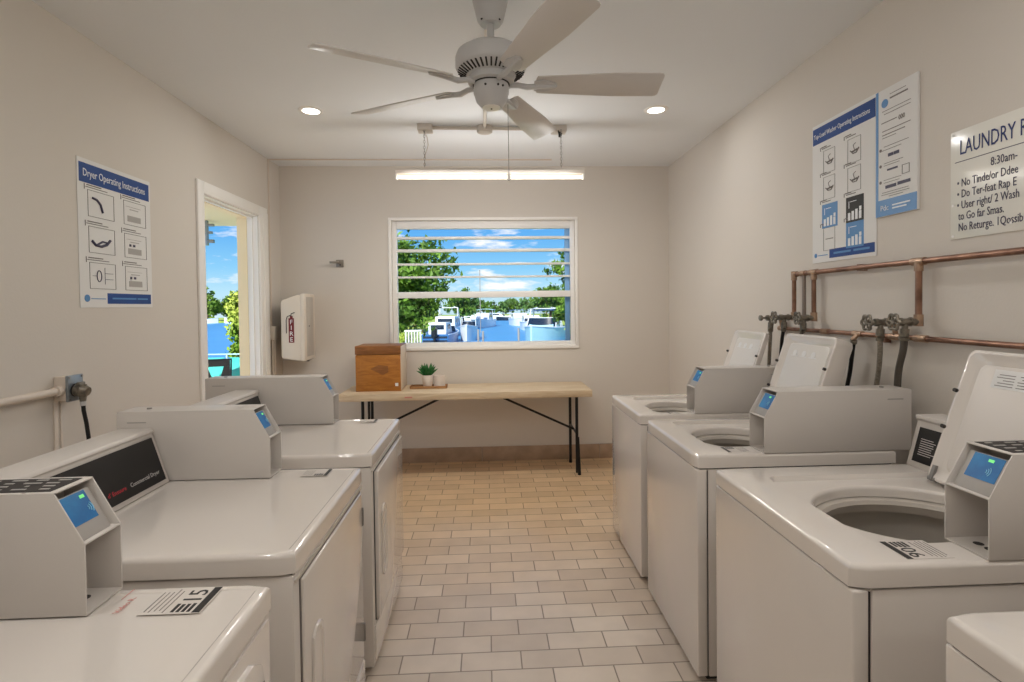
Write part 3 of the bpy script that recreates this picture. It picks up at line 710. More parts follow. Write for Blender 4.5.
p = thing('information_notice', 'narrow white information sheet with light blue edges beside the washer poster', 'poster', mtx=wall_frame('R', 2.372, 1.905))
W_, H_ = .235, .570
MB().box(0, W_, 0, H_, 0, .012, .0015).build('sheet', M['paper'], p, smooth=0)
dz_ = .009
b = MB().box(.0005, .016, .001, H_-.001, .0115, .0128).box(.0165, W_-.001, .001, .075, .0115, .0128); b.build('blue_border', M['sky_ink'], p, smooth=0)
def up(b): b.bm.transform(Matrix.Translation((0, 0, dz_))); return b
b = MB(); T(b, 'Pdc', .034, .03, .026); dashes(b, .10, .04, .10, .006); dashes(b, .10, .026, .08, .006); up(b).build('footer_lettering', M['white'], p, smooth=0)
b = MB(); b.cyl((.055, .505, .003), (.055, .505, .0045), .019, n=24); up(b).build('round_seal', M['sky_ink'], p)
b = MB()
for z, x, w_, t in ((.515, .085, .10, .006), (.535, .085, .09, .002), (.47, .04, .16, .002), (.455, .05, .15, .002), (.418, .035, .09, .003), (.38, .04, .16, .003), (.362, .04, .13, .0035), (.35, .04, .08, .002), (.31, .05, .14, .002), (.295, .04, .11, .002),
                    (.235, .05, .11, .002), (.225, .05, .09, .002), (.16, .05, .10, .002), (.148, .05, .09, .002), (.105, .04, .15, .002), (.095, .035, .16, .002), (.085, .08, .08, .002)): dashes(b, x, z, w_, t)
for z in (.30, .228, .155): b.cyl((.03, z, .003), (.03, z, .0042), .007, n=12)
outline(b, .155, .195, .165, .205, .002)
T(b, '000', .03, .135, .405, .8); up(b).build('printed_lines', M['inkg'], p)
b = MB(); dashes(b, .075, .262, .03, .014); dashes(b, .108, .262, .03, .014); dashes(b, .06, .122, .062, .014); dashes(b, .13, .124, .07, .014); dashes(b, .07, .2, .06, .008); up(b).build('bold_print', M['textpurp'], p, smooth=0)

p = thing('laundry_rules_sign', 'white laundry room rules board with blue lettering above the copper pipes', 'sign', mtx=wall_frame('R', 1.987, 1.757))
W_, H_ = .62, .412
MB().box(0, W_, 0, H_, 0, .004, .0015).build('board', M['paper2'], p)
b = MB(); T(b, 'LAUNDRY ROOM', .080, .04, .318, .585, .005); b.build('title_lettering', M['textblue'], p, smooth=0)
MB().box(.02, W_-.03, .291, .2935, .004, .0046).build('rule_line', M['textpurp'], p, smooth=0)
b = MB()
T(b, '8:30am-', .043, .165, .245, .70, .005)
for k, s in enumerate(('\u2022 No Tinde/or Ddee', '\u2022 Do Ter-feat Rap E', '\u2022 User right/ 2 Wash', 'to Go far Smas.', 'No Returge. 1Qossib')):
    T(b, s, .043, .03 if k < 3 else .036, .197-.042*k, .66, .005)
b.build('rules_lettering', M['textpurp'], p, smooth=0)
b = MB()
for x, z in ((.012, .012), (.012, H_-.012), (.012, .13), (.24, .03), (W_-.012, .012), (W_-.012, H_-.012)): b.cyl((x, z, .004), (x, z, .0055), .005, n=12)
b.build('screws', M['alum'], p)

# ------------------------------------------------------------------ left wall outlet, cord
o = thing('wall_outlet', 'surface-mounted beige outlet box with steel cover on the left wall', 'outlet', (0, 0, 0))
MB().box(XL, XL+.054, 2.495, 2.580, 1.112, 1.224, .004).build('back_box', M['wallcond'], o)
MB().box(XL+.054, XL+.067, 2.492, 2.583, 1.108, 1.228, .003).build('cover_plate', M['plate'], o)
MB().cyl((XL+.067, 2.533, 1.158), (XL+.071, 2.533, 1.158), .030, n=24).build('socket', M['gap'], o)
b = MB()
for y in (2.500, 2.575):
    for z in (1.117, 1.219): b.cyl((XL+.067, y, z), (XL+.0695, y, z), .005, n=10)
b.build('cover_screws', M['steel'], o)
b = MB().cyl((XL+.03, YF+.02, 1.163), (XL+.03, 2.497, 1.16), .017).cyl((XL+.03, 2.465, 1.16), (XL+.03, 2.495, 1.16), .024)
b.build('conduit', M['wallcond'], o)
MB().box(XL, XL+.008, 2.487, 2.507, .02, 1.112, .002).box(XL, XL+.006, 2.525, 2.536, .02, 1.112, .002).build('painted_raceway', M['wallcond'], o)
pl = thing('power_plug', 'grey plug with black cord hanging from the outlet box', 'plug', (0, 0, 0))
b = MB().cyl((XL+.072, 2.533, 1.158), (XL+.10, 2.533, 1.155), .028, .030, 20).cyl((XL+.10, 2.533, 1.155), (XL+.125, 2.533, 1.15), .030, .020, 20).cyl((XL+.10, 2.533, 1.15), (XL+.10, 2.533, 1.105), .018, .012, 14)
b = b.box(XL+.085, XL+.10, 2.512, 2.553, 1.175, 1.195, .004)
b.cyl((XL+.095, 2.533, 1.153), (XL+.10, 2.533, 1.153), .034, n=8).box(XL+.10, XL+.118, 2.528, 2.538, 1.125, 1.185, .003)
b.build('plug_body', M['brass'], pl)
MB().cyl((XL+.10, 2.533, 1.11), (XL+.10, 2.533, 1.085), .012, n=12).build('strain_relief', M['silver'], pl)
MB().tube([(XL+.10, 2.533, 1.105), (XL+.10, 2.536, 1.06), (XL+.105, 2.544, 1.0), (XL+.11, 2.548, .93), (XL+.105, 2.541, .80), (XL+.10, 2.516, .60), (XL+.11, 2.495, .35), (XL+.14, 2.415, .05)], .0085, 10).build('cord', M['rubberb'], pl)

# ------------------------------------------------------------------ fire cabinet, hook
fc = thing('fire_extinguisher_cabinet', 'ivory plastic fire extinguisher cabinet in the corner beside the doorway', 'cabinet', (0, 0, 0))
x0, x1 = -1.845, -1.66
t = MB()
fr = lambda u, v, w_: Vector((u, w_, v))
t.prism([(x0, 1.085), (x0, 1.583), (x0+.02, 1.60), (x1-.03, 1.645), (x1, 1.640), (x1, 1.055), (x1-.03, 1.052), (x0+.02, 1.07)], fr, 4.83, YB-.001, .012)
t.build('body', M['cab'], fc)
t = MB().box(x1-.012, x1+.03, 4.825, 5.115, 1.047, 1.655, .014, 3); dr = t.build('door', M['cab'], fc)
MB().box(x1+.0295, x1+.0325, 4.87, 5.05, 1.085, 1.625, .001).build('handle_recess', M['ring'], dr)
MB().cyl((x1+.03, 4.93, 1.36), (x1+.036, 4.93, 1.36), .008).cyl((x1+.01, 4.95, 1.035), (x1+.01, 4.95, 1.05), .012).build('latch', M['inkg'], dr)
MB().box(x0-.022, x0+.01, 4.90, YB-.001, 1.12, 1.56, .003).build('bracket_shadow_line', M['inkg'], fc)  # grey strip also draws the dark shadow line beside the body
fm = Matrix(((1, 0, 0, 0), (0, 0, -1, 4.8295), (0, 1, 0, 0), (0, 0, 0, 1)))   # (right = +x, up = +z, out = -y)
b = MB().box(-1.775, -1.727, 1.215, 1.435, 0, .0015, .0006); b.box(-1.762, -1.738, 1.435, 1.455, 0, .0015); b.bm.transform(fm); lb = b.build('fire_label', M['firered'], fc, smooth=0)
b = MB().tube([(-1.752, 1.455, .002), (-1.75, 1.475, .002), (-1.72, 1.485, .002)], .004, 6).tube([(-1.752, 1.462, .002), (-1.785, 1.45, .002), (-1.795, 1.42, .002), (-1.795, 1.30, .002)], .004, 6); b.bm.transform(fm); b.build('extinguisher_outline', M['ink'], lb)
b = MB()
for k, ch in enumerate('FIRE'): b.mesh(text_mesh(ch, .056, 'CENTER', .0004), Matrix.Translation((-1.751, 1.382-.052*k, .0022)))
b.bm.transform(fm); b.build('fire_lettering', M['white'], lb, smooth=0)

hk = thing('wall_hook', 'square nickel robe hook on the back wall left of the window', 'hook', (0, 0, 0))
MB().box(-1.445, -1.375, YB-.012, YB, 1.915, 1.985, .003).build('plate', M['hook'], hk)
MB().box(-1.425, -1.405, YB-.07, YB-.01, 1.945, 1.962, .003).box(-1.49, -1.405, YB-.075, YB-.058, 1.946, 1.966, .004).build('peg', M['hook'], hk)
MB().cyl((-1.405, YB-.0125, 1.935), (-1.405, YB-.016, 1.935), .007).build('set_screw', M['gap'], hk)

# ------------------------------------------------------------------ folding table and what stands on it
TZ, TY0, TY1, TX0, TX1 = .775, 4.60, 5.13, -1.29, .915
tb = thing('folding_table', 'long pale wood folding table with black steel legs under the window', 'table', (0, 0, 0))
MB().box(TX0, TX1, TY0, TY1, TZ-.062, TZ, .005).build('tabletop', M['tablewood'], tb)
MB().box(-.72, -.655, TY0-.0012, TY0+.001, TZ-.04, TZ-.028).build('edge_knot', M['pink'], tb)
for sgn, x in ((-1, -1.10), (1, .79)):
    for y in (4.69, 5.07):
        b = MB().cyl((x, y, TZ-.06), (x, y, .02), .0135, n=14)
        if y < 4.8: b.cyl((x+.008, y, .34), (x+.02, y-.0, .0), .0135, .015, 14)
        else: b.cyl((x, y, .03), (x, y, 0), .016, n=14)
        b.build('leg', M['legs'], tb)
    if sgn < 0: MB().cyl((x+.055, 4.69, TZ-.06), (x+.055, 4.69, .0), .0115, n=14).build('leg', M['legs'], tb)
    MB().cyl((x, 4.69, .37), (x, 5.07, .37), .010).cyl((x, 4.69, TZ-.075), (x, 5.07, TZ-.075), .012).build('crossbar', M['legs'], tb)
    MB().cyl((x, 4.85, .375), (x-sgn*.72, 4.85, TZ-.064), .0105).build('brace', M['legs'], tb)
    MB().box(min(x-sgn*.68, x-sgn*.80), max(x-sgn*.68, x-sgn*.80), 4.82, 4.88, TZ-.070, TZ-.060).build('brace_plate', M['legs'], tb)

wb = thing('wooden_box', 'orange-brown wooden box with darker lid at the left end of the folding table', 'box', (0, 0, 0))
bx0, bx1, by0, by1 = -1.172, -.775, 4.75, 5.08
MB().box(bx0, bx1, by0, by1, TZ, TZ+.325, .004).build('body', M['boxwood'], wb)
MB().box(bx0-.003, bx1+.003, by0-.003, by1+.003, TZ+.328, TZ+.405, .004).build('lid', M['boxlid'], wb)
MB().box(bx1, bx1+.005, by0+.004, by1-.004, TZ+.01, TZ+.40, .001).build('pale_side', M['boxside'], wb)
b = MB().prism([(bx0+.13, .20), (bx0+.20, .235), (bx0+.285, .225), (bx0+.29, .17), (bx0+.24, .145), (bx0+.20, .165)], lambda u, v, w_: Vector((u, w_, TZ+v)), by0-.0008, by0+.001); b.build('branded_mark', M['boxlid'], wb, smooth=0)
MB().box(bx1-.05, bx1-.022, by0-.0012, by0+.001, TZ+.045, TZ+.073).build('white_tag', M['paper'], wb, smooth=0)

tr = thing('wooden_tray', 'small wooden tray under the potted succulent on the folding table', 'tray', (0, 0, 0))
b = MB().box(-.71, -.375, 4.84, 4.97, TZ, TZ+.008, .002).box(-.71, -.375, 4.84, 4.846, TZ+.006, TZ+.024, .002).box(-.71, -.375, 4.964, 4.97, TZ+.006, TZ+.024, .002)
b.build('base', M['traywood'], tr)
MB().box(-.71, -.703, 4.84, 4.97, TZ+.005, TZ+.026, .002).box(-.382, -.375, 4.84, 4.97, TZ+.005, TZ+.026, .002).build('rim', M['boxlid'], tr)
pp = thing('potted_succulent', 'spiky green succulent in a white ceramic pot on the tray', 'plant', (-.555, 4.905, TZ+.0085))
MB().lathe([(0, 0), (.034, 0), (.040, .01), (.055, .09), (.056, .112), (.050, .112), (.046, .098), (0, .098)], n=36).build('pot', M['pot'], pp)
MB().lathe([(0, .1), (.046, .1), (.044, .094), (0, .094)], n=24).build('soil', M['soil'], pp)
b = MB()
for k in range(26):
    a = k*2.39996; tilt = .2+.85*(k/26); l = .125-.02*(k/26)
    dv = Vector((math.sin(tilt)*math.cos(a), math.sin(tilt)*math.sin(a), math.cos(tilt)))
    p0 = Vector((0, 0, .098))+Vector((math.cos(a), math.sin(a), 0))*.012
    b.tube([p0, p0+dv*l*.35+Vector((0, 0, .004)), p0+dv*l*.7+Vector((0, 0, .004)), p0+dv*l], .01, 7, rs=[.007, .0105, .008, .0012])
b.build('leaves', M['succ'], pp)
cn = thing('white_candle', 'pale round candle jar beside the potted succulent on the tray', 'candle', (-.446, 4.905, TZ+.0085))
MB().lathe([(0, 0), (.05, 0), (.053, .004), (.053, .106), (.049, .108), (.048, .100), (.044, .012), (0, .012)], n=36).build('jar', M['candle'], cn)
wx = MB().lathe([(0, .013), (.0435, .013), (.0465, .082), (0, .082)], n=30).build('wax', M['pot'], cn)
MB().cyl((0, 0, .082), (.001, 0, .094), .0015, n=6).build('wick', M['ink'], wx)

# ------------------------------------------------------------------ copper supply pipes, valves, hoses
PX = 1.775
def valve(par, y, zc, body, spout=True, wheel=True, x_end=1.655):
    b = MB().cyl((PX, y, zc), (1.70, y, zc), .0145).cyl((1.745, y, zc), (1.735, y, zc), .019, n=8).cyl((1.706, y, zc), (1.688, y, zc), .017, n=6).cyl((1.69, y, zc), (x_end-.004, y, zc), .006, n=10)
    b.cyl((1.718, y, zc), (1.714, y, zc-.05), .0115, .0115, 12).cyl((1.716, y, zc-.028), (1.714, y, zc-.062), .0165, .0165, 8)
    v = b.build('valve', body, par)
    if wheel:
        b = MB(); n = 40
        pts = [(x_end, y+(.030+.004*math.cos(6*a))*math.cos(a), zc+(.030+.004*math.cos(6*a))*math.sin(a)) for a in np.linspace(0, 2*PI, n+1)[:-1]]
        b.tube(pts, .0062, 8, closed=True)
        for k in range(3):
            a = PI*k/3+.3; b.cyl((x_end, y+.03*math.cos(a), zc+.03*math.sin(a)), (x_end, y-.03*math.cos(a), zc-.03*math.sin(a)), .0042, n=8)
        b.cyl((x_end-.006, y, zc), (x_end+.006, y, zc), .009, n=10)
        b.build('hand_wheel', M['brass'], v)
    else:
        MB().cyl((x_end-.012, y, zc), (x_end, y, zc), .017, n=12).build('end_cap', M['brass'], v)
    return v
up_ = thing('copper_supply_pipe', 'upper copper water pipe with drops and valves along the right wall', 'pipe', (0, 0, 0))
ZU, ZV = 1.684, 1.436
MB().cyl((PX, YF+.02, ZU), (PX, 2.99, ZU), .0125).build('main_run', M['copper'], up_)
MB().cyl((PX, 2.985, ZU), (PX, 2.985, ZV), .0120).build('drop_pipe', M['copper'], up_)
MB().cyl((PX, 2.80, ZU), (PX, 2.80, ZV), .0120).build('drop_pipe', M['copper'], up_)
MB().cyl((PX, 2.10, ZU), (PX, 2.10, ZV), .0125).build('drop_pipe', M['copper'], up_)
MB().cyl((PX+.004, 2.895, ZU), (PX+.004, 2.895, 1.365), .010).build('grey_drop_pipe', M['galv'], up_)
for y in (2.80, 2.10): MB().cyl((PX, y-.032, ZU), (PX, y+.032, ZU), .0162).cyl((PX, y, ZU), (PX, y, ZU-.04), .0162).build('tee_fitting', M['solder'], up_)
for y in (2.985, 2.80, 2.10): MB().cyl((PX, y, ZV-.018), (PX, y, ZV+.03), .0172).build('elbow_fitting', M['solder'], up_)
MB().cyl((PX, 2.955, ZU), (PX, 2.99, ZU), .0162).cyl((PX, 2.985, ZU+.016), (PX, 2.985, ZU-.035), .0162).build('elbow_fitting', M['solder'], up_)
MB().cyl((PX, 2.895-.02, ZU), (PX, 2.895+.02, ZU), .0155).build('tee_fitting', M['solder'], up_)
for y in (2.45, 1.6): MB().box(PX-.004, XR-.001, y-.01, y+.01, ZU-.016, ZU-.0125).box(PX-.004, XR-.001, y-.01, y+.01, ZU+.0125, ZU+.016).box(XR-.004, XR-.001, y-.01, y+.01, ZU-.016, ZU+.016).build('wall_clip', M['copper'], up_)
valve(up_, 2.985, ZV, M['brass']); valve(up_, 2.80, ZV, M['brass'], x_end=1.682); valve(up_, 2.10, ZV, M['brass'], x_end=1.668)
lo_ = thing('copper_return_pipe', 'lower copper water pipe with valve stubs behind the washers', 'pipe', (0, 0, 0))
ZL = 1.366; PX0 = PX+.012
MB().cyl((PX0, YF+.02, ZL), (PX0, 3.14, ZL), .0115).build('main_run', M['copper'], lo_)
for y in (3.13, 2.235): MB().cyl((PX0, y, ZL), (PX, y, 1.43), .011).cyl((PX0, y-.03, ZL), (PX0, y+.03, ZL), .0152).build('riser_tee', M['solder'], lo_)
for y in (2.10, 2.72): MB().cyl((PX0, y-.03, ZL), (PX0, y+.03, ZL), .0152).build('coupling', M['solder'], lo_)
MB().cyl((PX0, 2.44, ZL), (PX0, 2.50, ZL), .0152).cyl((PX0, 2.47, ZL+.004), (PX0-.03, 2.47, ZL-.03), .011).build('tee_fitting', M['solder'], lo_)
for y in (2.3, 1.5): MB().box(PX0-.004, XR-.001, y-.008, y+.008, ZL-.03, ZL-.0112).build('wall_clip', M['copper'], lo_)
valve(lo_, 2.235, 1.43, M['brass'], x_end=1.655); valve(lo_, 3.13, 1.43, M['brass'], wheel=False, x_end=1.66)
def hose(label, pts, r, m, nut=True, g='hoses from the valves to the washers'):
    h = thing('washer_hose', label, 'hose', (0, 0, 0), 0, g)
    P_ = [Vector(p) for p in pts]; out = []
    for i in range(len(P_)-1):
        a, b_, c, d_ = P_[max(i-1, 0)], P_[i], P_[i+1], P_[min(i+2, len(P_)-1)]
        for t_ in np.linspace(0, 1, 7)[:-1]:
            t2, t3 = t_*t_, t_**3
            out.append(.5*((2*b_)+(c-a)*t_+(2*a-5*b_+4*c-d_)*t2+(3*b_-a-3*c+d_)*t3))
    out.append(P_[-1])
    MB().tube(out, r, 10).build('hose', m, h)
    MB().cyl(out[0], out[2], r*1.5, n=10).build('coupling', M['brass'], h)
zb = ZV-.062
hose('braided grey hose hanging from the middle valve behind the big card box', [(1.714, 2.235, 1.366), (1.722, 2.245, 1.30), (1.745, 2.285, 1.20), (1.755, 2.33, 1.05), (1.74, 2.34, .88), (1.655, 2.34, .80)], .0105, M['braid'])
hose('dark grey hose curving down from the valve on the nearest copper drop', [(1.714, 2.10, zb), (1.722, 2.115, 1.32), (1.750, 2.175, 1.22), (1.760, 2.20, 1.08), (1.74, 2.21, .88), (1.655, 2.21, .80)], .0135, M['rubber'])
hose('grey hose from the farthest valve with no hand wheel', [(1.714, 3.13, 1.368), (1.722, 3.15, 1.28), (1.752, 3.22, 1.12), (1.755, 3.25, .95), (1.73, 3.26, .84), (1.625, 3.26, .78)], .0105, M['braid'])
hose('thin black hose from the valve on the left copper drop', [(1.714, 2.985, zb), (1.722, 3.02, 1.30), (1.752, 3.09, 1.15), (1.755, 3.11, .95), (1.73, 3.12, .84), (1.625, 3.12, .78)], .0095, M['rubberb'])
hose('brown hose dropping from the valve on the second copper drop', [(1.714, 2.80, zb), (1.722, 2.84, 1.32), (1.752, 2.92, 1.20), (1.755, 2.97, .98), (1.73, 2.98, .84), (1.625, 2.98, .78)], .0100, M['rubber'])
hose('black slanting hose from the lower copper pipe beside the middle raised lid', [(1.757, 2.46, ZL-.03), (1.763, 2.48, 1.27), (1.768, 2.51, 1.15), (1.765, 2.56, 1.0), (1.74, 2.61, .87), (1.655, 2.61, .80)], .0095, M['rubberb'])

# ------------------------------------------------------------------ outdoors
def flat(name, m, pts, z, h=.3): return struct(MB().prism(pts, lambda u, v, w_: Vector((u, v, w_)), z-h, z).build(name, m, smooth=0))
flat('porch_floor', M['slab'], [(-7, 1.5), (XL-TH-.02, 1.5), (XL-TH-.02, 9.2), (-7, 9.2)], -.04)
flat('porch_ceiling', M['cream'], [(-4.3, 1.5), (XL-TH, 1.5), (XL-TH, 7.05), (-4.3, 7.05)], 2.72, .12)
flat('lawn_ground', M['grass'], [(-7, 9.25), (-7, 21), (40, 21), (40, -6), (XR+.3, -6), (XR+.3, YB+TH+.02), (XL-TH, YB+TH+.02), (XL-TH-.01, 9.25)], -.18, 1.6)
flat('far_lawn_ground', M['grass'], [(-4.9, 46), (-7.5, 60), (-9, 121), (-22, 121), (-15, 46)], -1.2, .6)
flat('far_bank_ground', M['grass'], [(-160, 121), (120, 121), (120, 170), (-160, 170)], -1.1, .8)
flat('right_bank_ground', M['grass'], [(7.6, 21.5), (40, 21.5), (60, 120), (15, 120), (9, 60)], -1.0, .8)
flat('canal_water', M['water'], [(-220, -20), (160, -20), (160, 175), (-220, 175)], -1.5, .2)

def foliage(blobs, leaf, m, name, parent):
    """leaf cards grouped in clumps: blobs = (centre, radii, count)"""
    V = []; Fc = []; base = 0
    for c, rad, n in blobs:
        c = np.array(c); rad = np.array(rad)
        n = int(n*2.4); nc = max(8, n//34)
        dirs = RNG.normal(size=(nc, 3)); dirs /= np.linalg.norm(dirs, axis=1)[:, None]
        cc_ = c+dirs*rad*(RNG.uniform(.45, 1., (nc, 1)))
        ctr = np.repeat(cc_, max(1, n//nc), axis=0); k = len(ctr)
        ctr = ctr+RNG.normal(size=(k, 3))*rad.min()*.15
        nr = (ctr-c)/rad+RNG.normal(size=(k, 3))*.7; nr /= np.linalg.norm(nr, axis=1)[:, None]
        rv = RNG.normal(size=(k, 3)); u = np.cross(nr, rv); u /= np.linalg.norm(u, axis=1)[:, None]; v = np.cross(nr, u)
        s = leaf*RNG.uniform(.6, 1.35, (k, 1))
        q = np.stack([ctr-u*s, ctr-v*s*.5+nr*s*.12, ctr+u*s, ctr+v*s*.5+nr*s*.12], 1).reshape(-1, 3)
        V.append(q); Fc.append(np.arange(base, base+4*k).reshape(-1, 4)); base += 4*k
    me = bpy.data.meshes.new(name); me.from_pydata(np.concatenate(V).tolist(), [], np.concatenate(Fc).tolist()); me.materials.append(m)
    o_ = bpy.data.objects.new(name, me); COL.objects.link(o_)
    if parent is not None: o_.parent = parent
    return o_
def tree(label, x, y, zg, ztop, rx, leaf, n, m, group=None, blobs=5, name='leafy_tree', skirt=.25, cat='tree'):
    t_ = thing(name, label, cat, (x, y, zg), 0, group)
    hgt = ztop-zg; zc = hgt*(.5+skirt*.3); rz = hgt*.5*(1-skirt*.3)
    bl = [((0, 0, zc), (rx*.7, rx*.7, rz*.8), n//2)]
    for k in range(blobs):
        a = 2*PI*k/blobs+random.random(); f = random.uniform(.45, .7)
        bl.append(((rx*.55*math.cos(a), rx*.55*math.sin(a), zc+rz*random.uniform(-.55, .6)), (rx*f, rx*f, rz*f*.75), n//(2*blobs)))
    foliage(bl, leaf, m, 'crown', t_)
    b = MB().tube([(0, 0, -.1), (.02*rx, 0, hgt*.3), (0, .03*rx, hgt*.6)], .1, 8, rs=[max(.05, hgt*.035), max(.04, hgt*.028), hgt*.012])
    for k in range(4):
        a = k*1.7; b.tube([(0, 0, hgt*(.3+.06*k)), (rx*.45*math.cos(a), rx*.45*math.sin(a), hgt*(.5+.08*k))], .05, 6, rs=[hgt*.016, hgt*.006])
    b.build('trunk', M['bark'], t_)
    return t_
tree('large dark tree filling the left edge of the window view', -3.65, 17.5, -.18, 3.85, 2.3, .10, 9000, M['leafd'], blobs=7)
tree('bright green shrub low in the left corner of the window view', -3.35, 13.2, -.18, 1.25, .62, .06, 1500, M['leafm'], name='garden_shrub', cat='shrub', skirt=0)
tree('small loose shrub at the foot of the dark tree, beside the white dinghy', -2.35, 16, -.18, .85, .5, .06, 700, M['leafl'], name='garden_shrub', cat='shrub', skirt=0)
tree('tall airy tree at the right edge of the window view', 4.35, 24, -.18, 3.95, 1.35, .11, 2200, M['leafd'], blobs=6)
tree('yellow-green shrub in front of the blue canopy boat', 3.9, 22.5, -.9, 1.35, .55, .08, 800, M['leafl'], name='garden_shrub', cat='shrub', skirt=0)
for x, y, zt, rx, m, lab in ((-7.1, 58, 2.9, 2.0, 'leafm', 'light green tree behind the white cabin boat on the left bank'), (-8.3, 62, 3.3, 2.2, 'leafm', 'light green tree at the far end of the lawn'),
                             (-3.2, 70, 4.6, 2.3, 'leafd', 'dark rounded tree standing tallest behind the left boats'), (-3.9, 90, 3.4, 2.4, 'leafd', 'dark tree between the left bank boats and the far shore'),
                             (-11.5, 72, 4.2, 3.0, 'leafm', 'broad green tree on the left bank half hidden by the window edge')):
    tree(lab, x, y, -1.2, zt, rx, .22, 900, M[m], 'trees on the left bank')
for x, y, zt, rx, m, lab in ((6.6, 55, 4.4, 1.8, 'leafd', 'dark thin tree on the right bank rising above the window rail'), (9.8, 62, 3.4, 2.2, 'leafm', 'green tree behind the blue canopy boat'),
                             (8.4, 50, 2.9, 1.6, 'leafl', 'yellow-green tree low on the right bank'), (11.5, 85, 4.6, 3.0, 'leafd', 'dark spreading tree far along the right bank')):
    tree(lab, x, y, -1.0, zt, rx, .22, 800, M[m], 'trees on the right bank')
xs_ = [-4.5, -1.6, 1.0, 3.8, 6.4, 9.0, 11.6, 14.6, 17.5]
for k, x in enumerate(xs_):
    tree('tree of the distant shoreline across the canal, seen through the window', x, 124+RNG.uniform(0, 8), -1.1, [4.0, 3.3, 2.7, 3.2, 3.6, 3.0, 4.0, 4.4, 4.0][k], 2.1+.5*random.random(), .32, 420, M['leaff' if k % 2 else 'leafd'], 'far shore trees through the window')
for k in range(11):
    x = -78+3.7*k
    tree('tree of the distant shoreline seen through the open doorway', x, 123+3*(k % 2), -1.1, (6.4, 5.2, 7.0, 5.6, 7.4, 6.0, 5.4, 6.8, 5.8, 6.2, 5.0)[k], 2.9, .36, 900, M['leafm' if k % 3 else 'leafd'], 'far shore trees through the doorway', skirt=-.15)
tree('bright green sapling outside the doorway beside its right jamb', -4.60, 10.4, -.18, 2.12, .40, .05, 2600, M['leafl'], blobs=6)

def boat(label, x, y, rz, L_, Bm, hh, hull, parts, group='moored boats'):
    """bow along local +x; waterline at z=0"""
    r = thing('motor_boat', label, 'boat', (x, y, -1.5), rz, group)
    loops = []
    for f, wf, sheer, kd in ((0, .92, 0, .0), (.25, 1, 0, 0), (.5, 1, .02, 0), (.72, .86, .08, .03), (.88, .5, .16, .05), (1., .04, .24, .2)):
        X = (f-.5)*L_; hb = Bm/2*wf; zt = hh*(1+sheer); kb = -.15+kd*hh
        loops.append([(X, -hb, zt), (X, -hb*.94, kb*.5), (X, 0, kb-.02), (X, hb*.94, kb*.5), (X, hb, zt)])
    b = MB(); b.loft(loops, close=True, cap0=True, cap1=True); h = b.build('hull', hull, r, smooth=30)
    b = MB()
    for s in (-1, 1): b.tube([(l[0][0], s*abs(l[0][1])*1.005, l[0][2]) for l in loops], .05*hh, 6)
    b.build('gunwale', M['bwhite'], r)
    for p_ in parts:
        k = p_[0]
        if k == 'cabin':
            _, f0, f1, wf, z1, m = p_
            b = MB().prism([((f0-.5)*L_, hh*.9), ((f0-.5)*L_, z1), ((f1-.5)*L_-.12*L_, z1), ((f1-.5)*L_, hh*1.05)], lambda u, v, w_: Vector((u, w_, v)), -Bm/2*wf, Bm/2*wf, .03); cb = b.build('cabin', m, r)
            zz0, zz1 = hh+(z1-hh)*.4, hh+(z1-hh)*.8
            b = MB().box((f0-.5)*L_+.08*L_, (f1-.5)*L_-.13*L_, -Bm/2*wf-.01, Bm/2*wf+.01, zz0, zz1).box((f0-.5)*L_-.012, (f0-.5)*L_+.05, -Bm/2*wf*.75, Bm/2*wf*.75, zz0, zz1); b.build('cabin_windows', M['bdark'], cb, smooth=0)
        if k == 'canopy':
            _, f0, f1, z1, m = p_
            pts = [((a-.5)*Bm*.95, z1+.12*math.sin(PI*a)) for a in np.linspace(0, 1, 9)]
            pl_ = pts+[(u, v-.05) for u, v in reversed(pts)]
            MB().prism(pl_, lambda u, v, w_: Vector((w_, u, v)), (f0-.5)*L_, (f1-.5)*L_).build('canopy', m, r)
            for f in (f0+.02, f1-.02):
                for s in (-1, 1): MB().cyl(((f-.5)*L_, s*Bm*.44, hh*.9), ((f-.5)*L_, s*Bm*.44, z1), .03, n=8).build('canopy_post', M['bwhite'], r)
        if k == 'screen':
            _, f0, z1 = p_
            pts = [((f0-.5)*L_+.25*math.cos(a), Bm*.42*math.sin(a)) for a in np.linspace(-PI/2, PI/2, 9)]
            b = MB(); b.loft([[(u, v, hh*.95) for u, v in pts], [(u-.25, v*.9, z1) for u, v in pts]], close=False); b.build('windscreen', M['bdark'], r)
            MB().tube([(u-.25, v*.9, z1) for u, v in pts], .03, 6).build('windscreen_rail', M['bwhite'], r)
        if k == 'motor':
            MB().box(-L_/2-.5, -L_/2-.02, -.22, .22, hh*.75, hh*.75+.75, .08).box(-L_/2-.38, -L_/2-.15, -.08, .08, -.4, hh*.8, .03).build('outboard_motor', M['black'], r)
        if k == 'stripe':
            MB().box(-L_*.5-.012, -L_*.5+.02, -Bm*.42, Bm*.42, hh*.25, hh*.5).box(-L_*.5-.012, -L_*.5+.02, -Bm*.42, Bm*.42, hh*.65, hh*.85).build('stern_stripe', p_[1], r, smooth=0)
        if k == 'tower':
            b = MB()
            for s in (-1, 1): b.tube([(-.1*L_, s*Bm*.42, hh), (0, s*Bm*.38, p_[1]), (.06*L_, s*Bm*.2, p_[1]+.1)], .04, 6).tube([(.18*L_, s*Bm*.42, hh), (.05*L_, s*Bm*.38, p_[1])], .04, 6)
            b.tube([(0, -Bm*.38, p_[1]), (0, Bm*.38, p_[1])], .04, 6); b.build('radar_arch', M['bwhite'], r)
    return r
boat('blue and white boat with striped stern and black outboard, left of the canal', -3.65, 45.0, math.radians(84), 7.5, 2.3, .85, M['bblue'], [('stripe', M['bdark']), ('motor',), ('cabin', .12, .5, .62, 1.75, M['bwhite']), ('screen', .55, 1.4)])
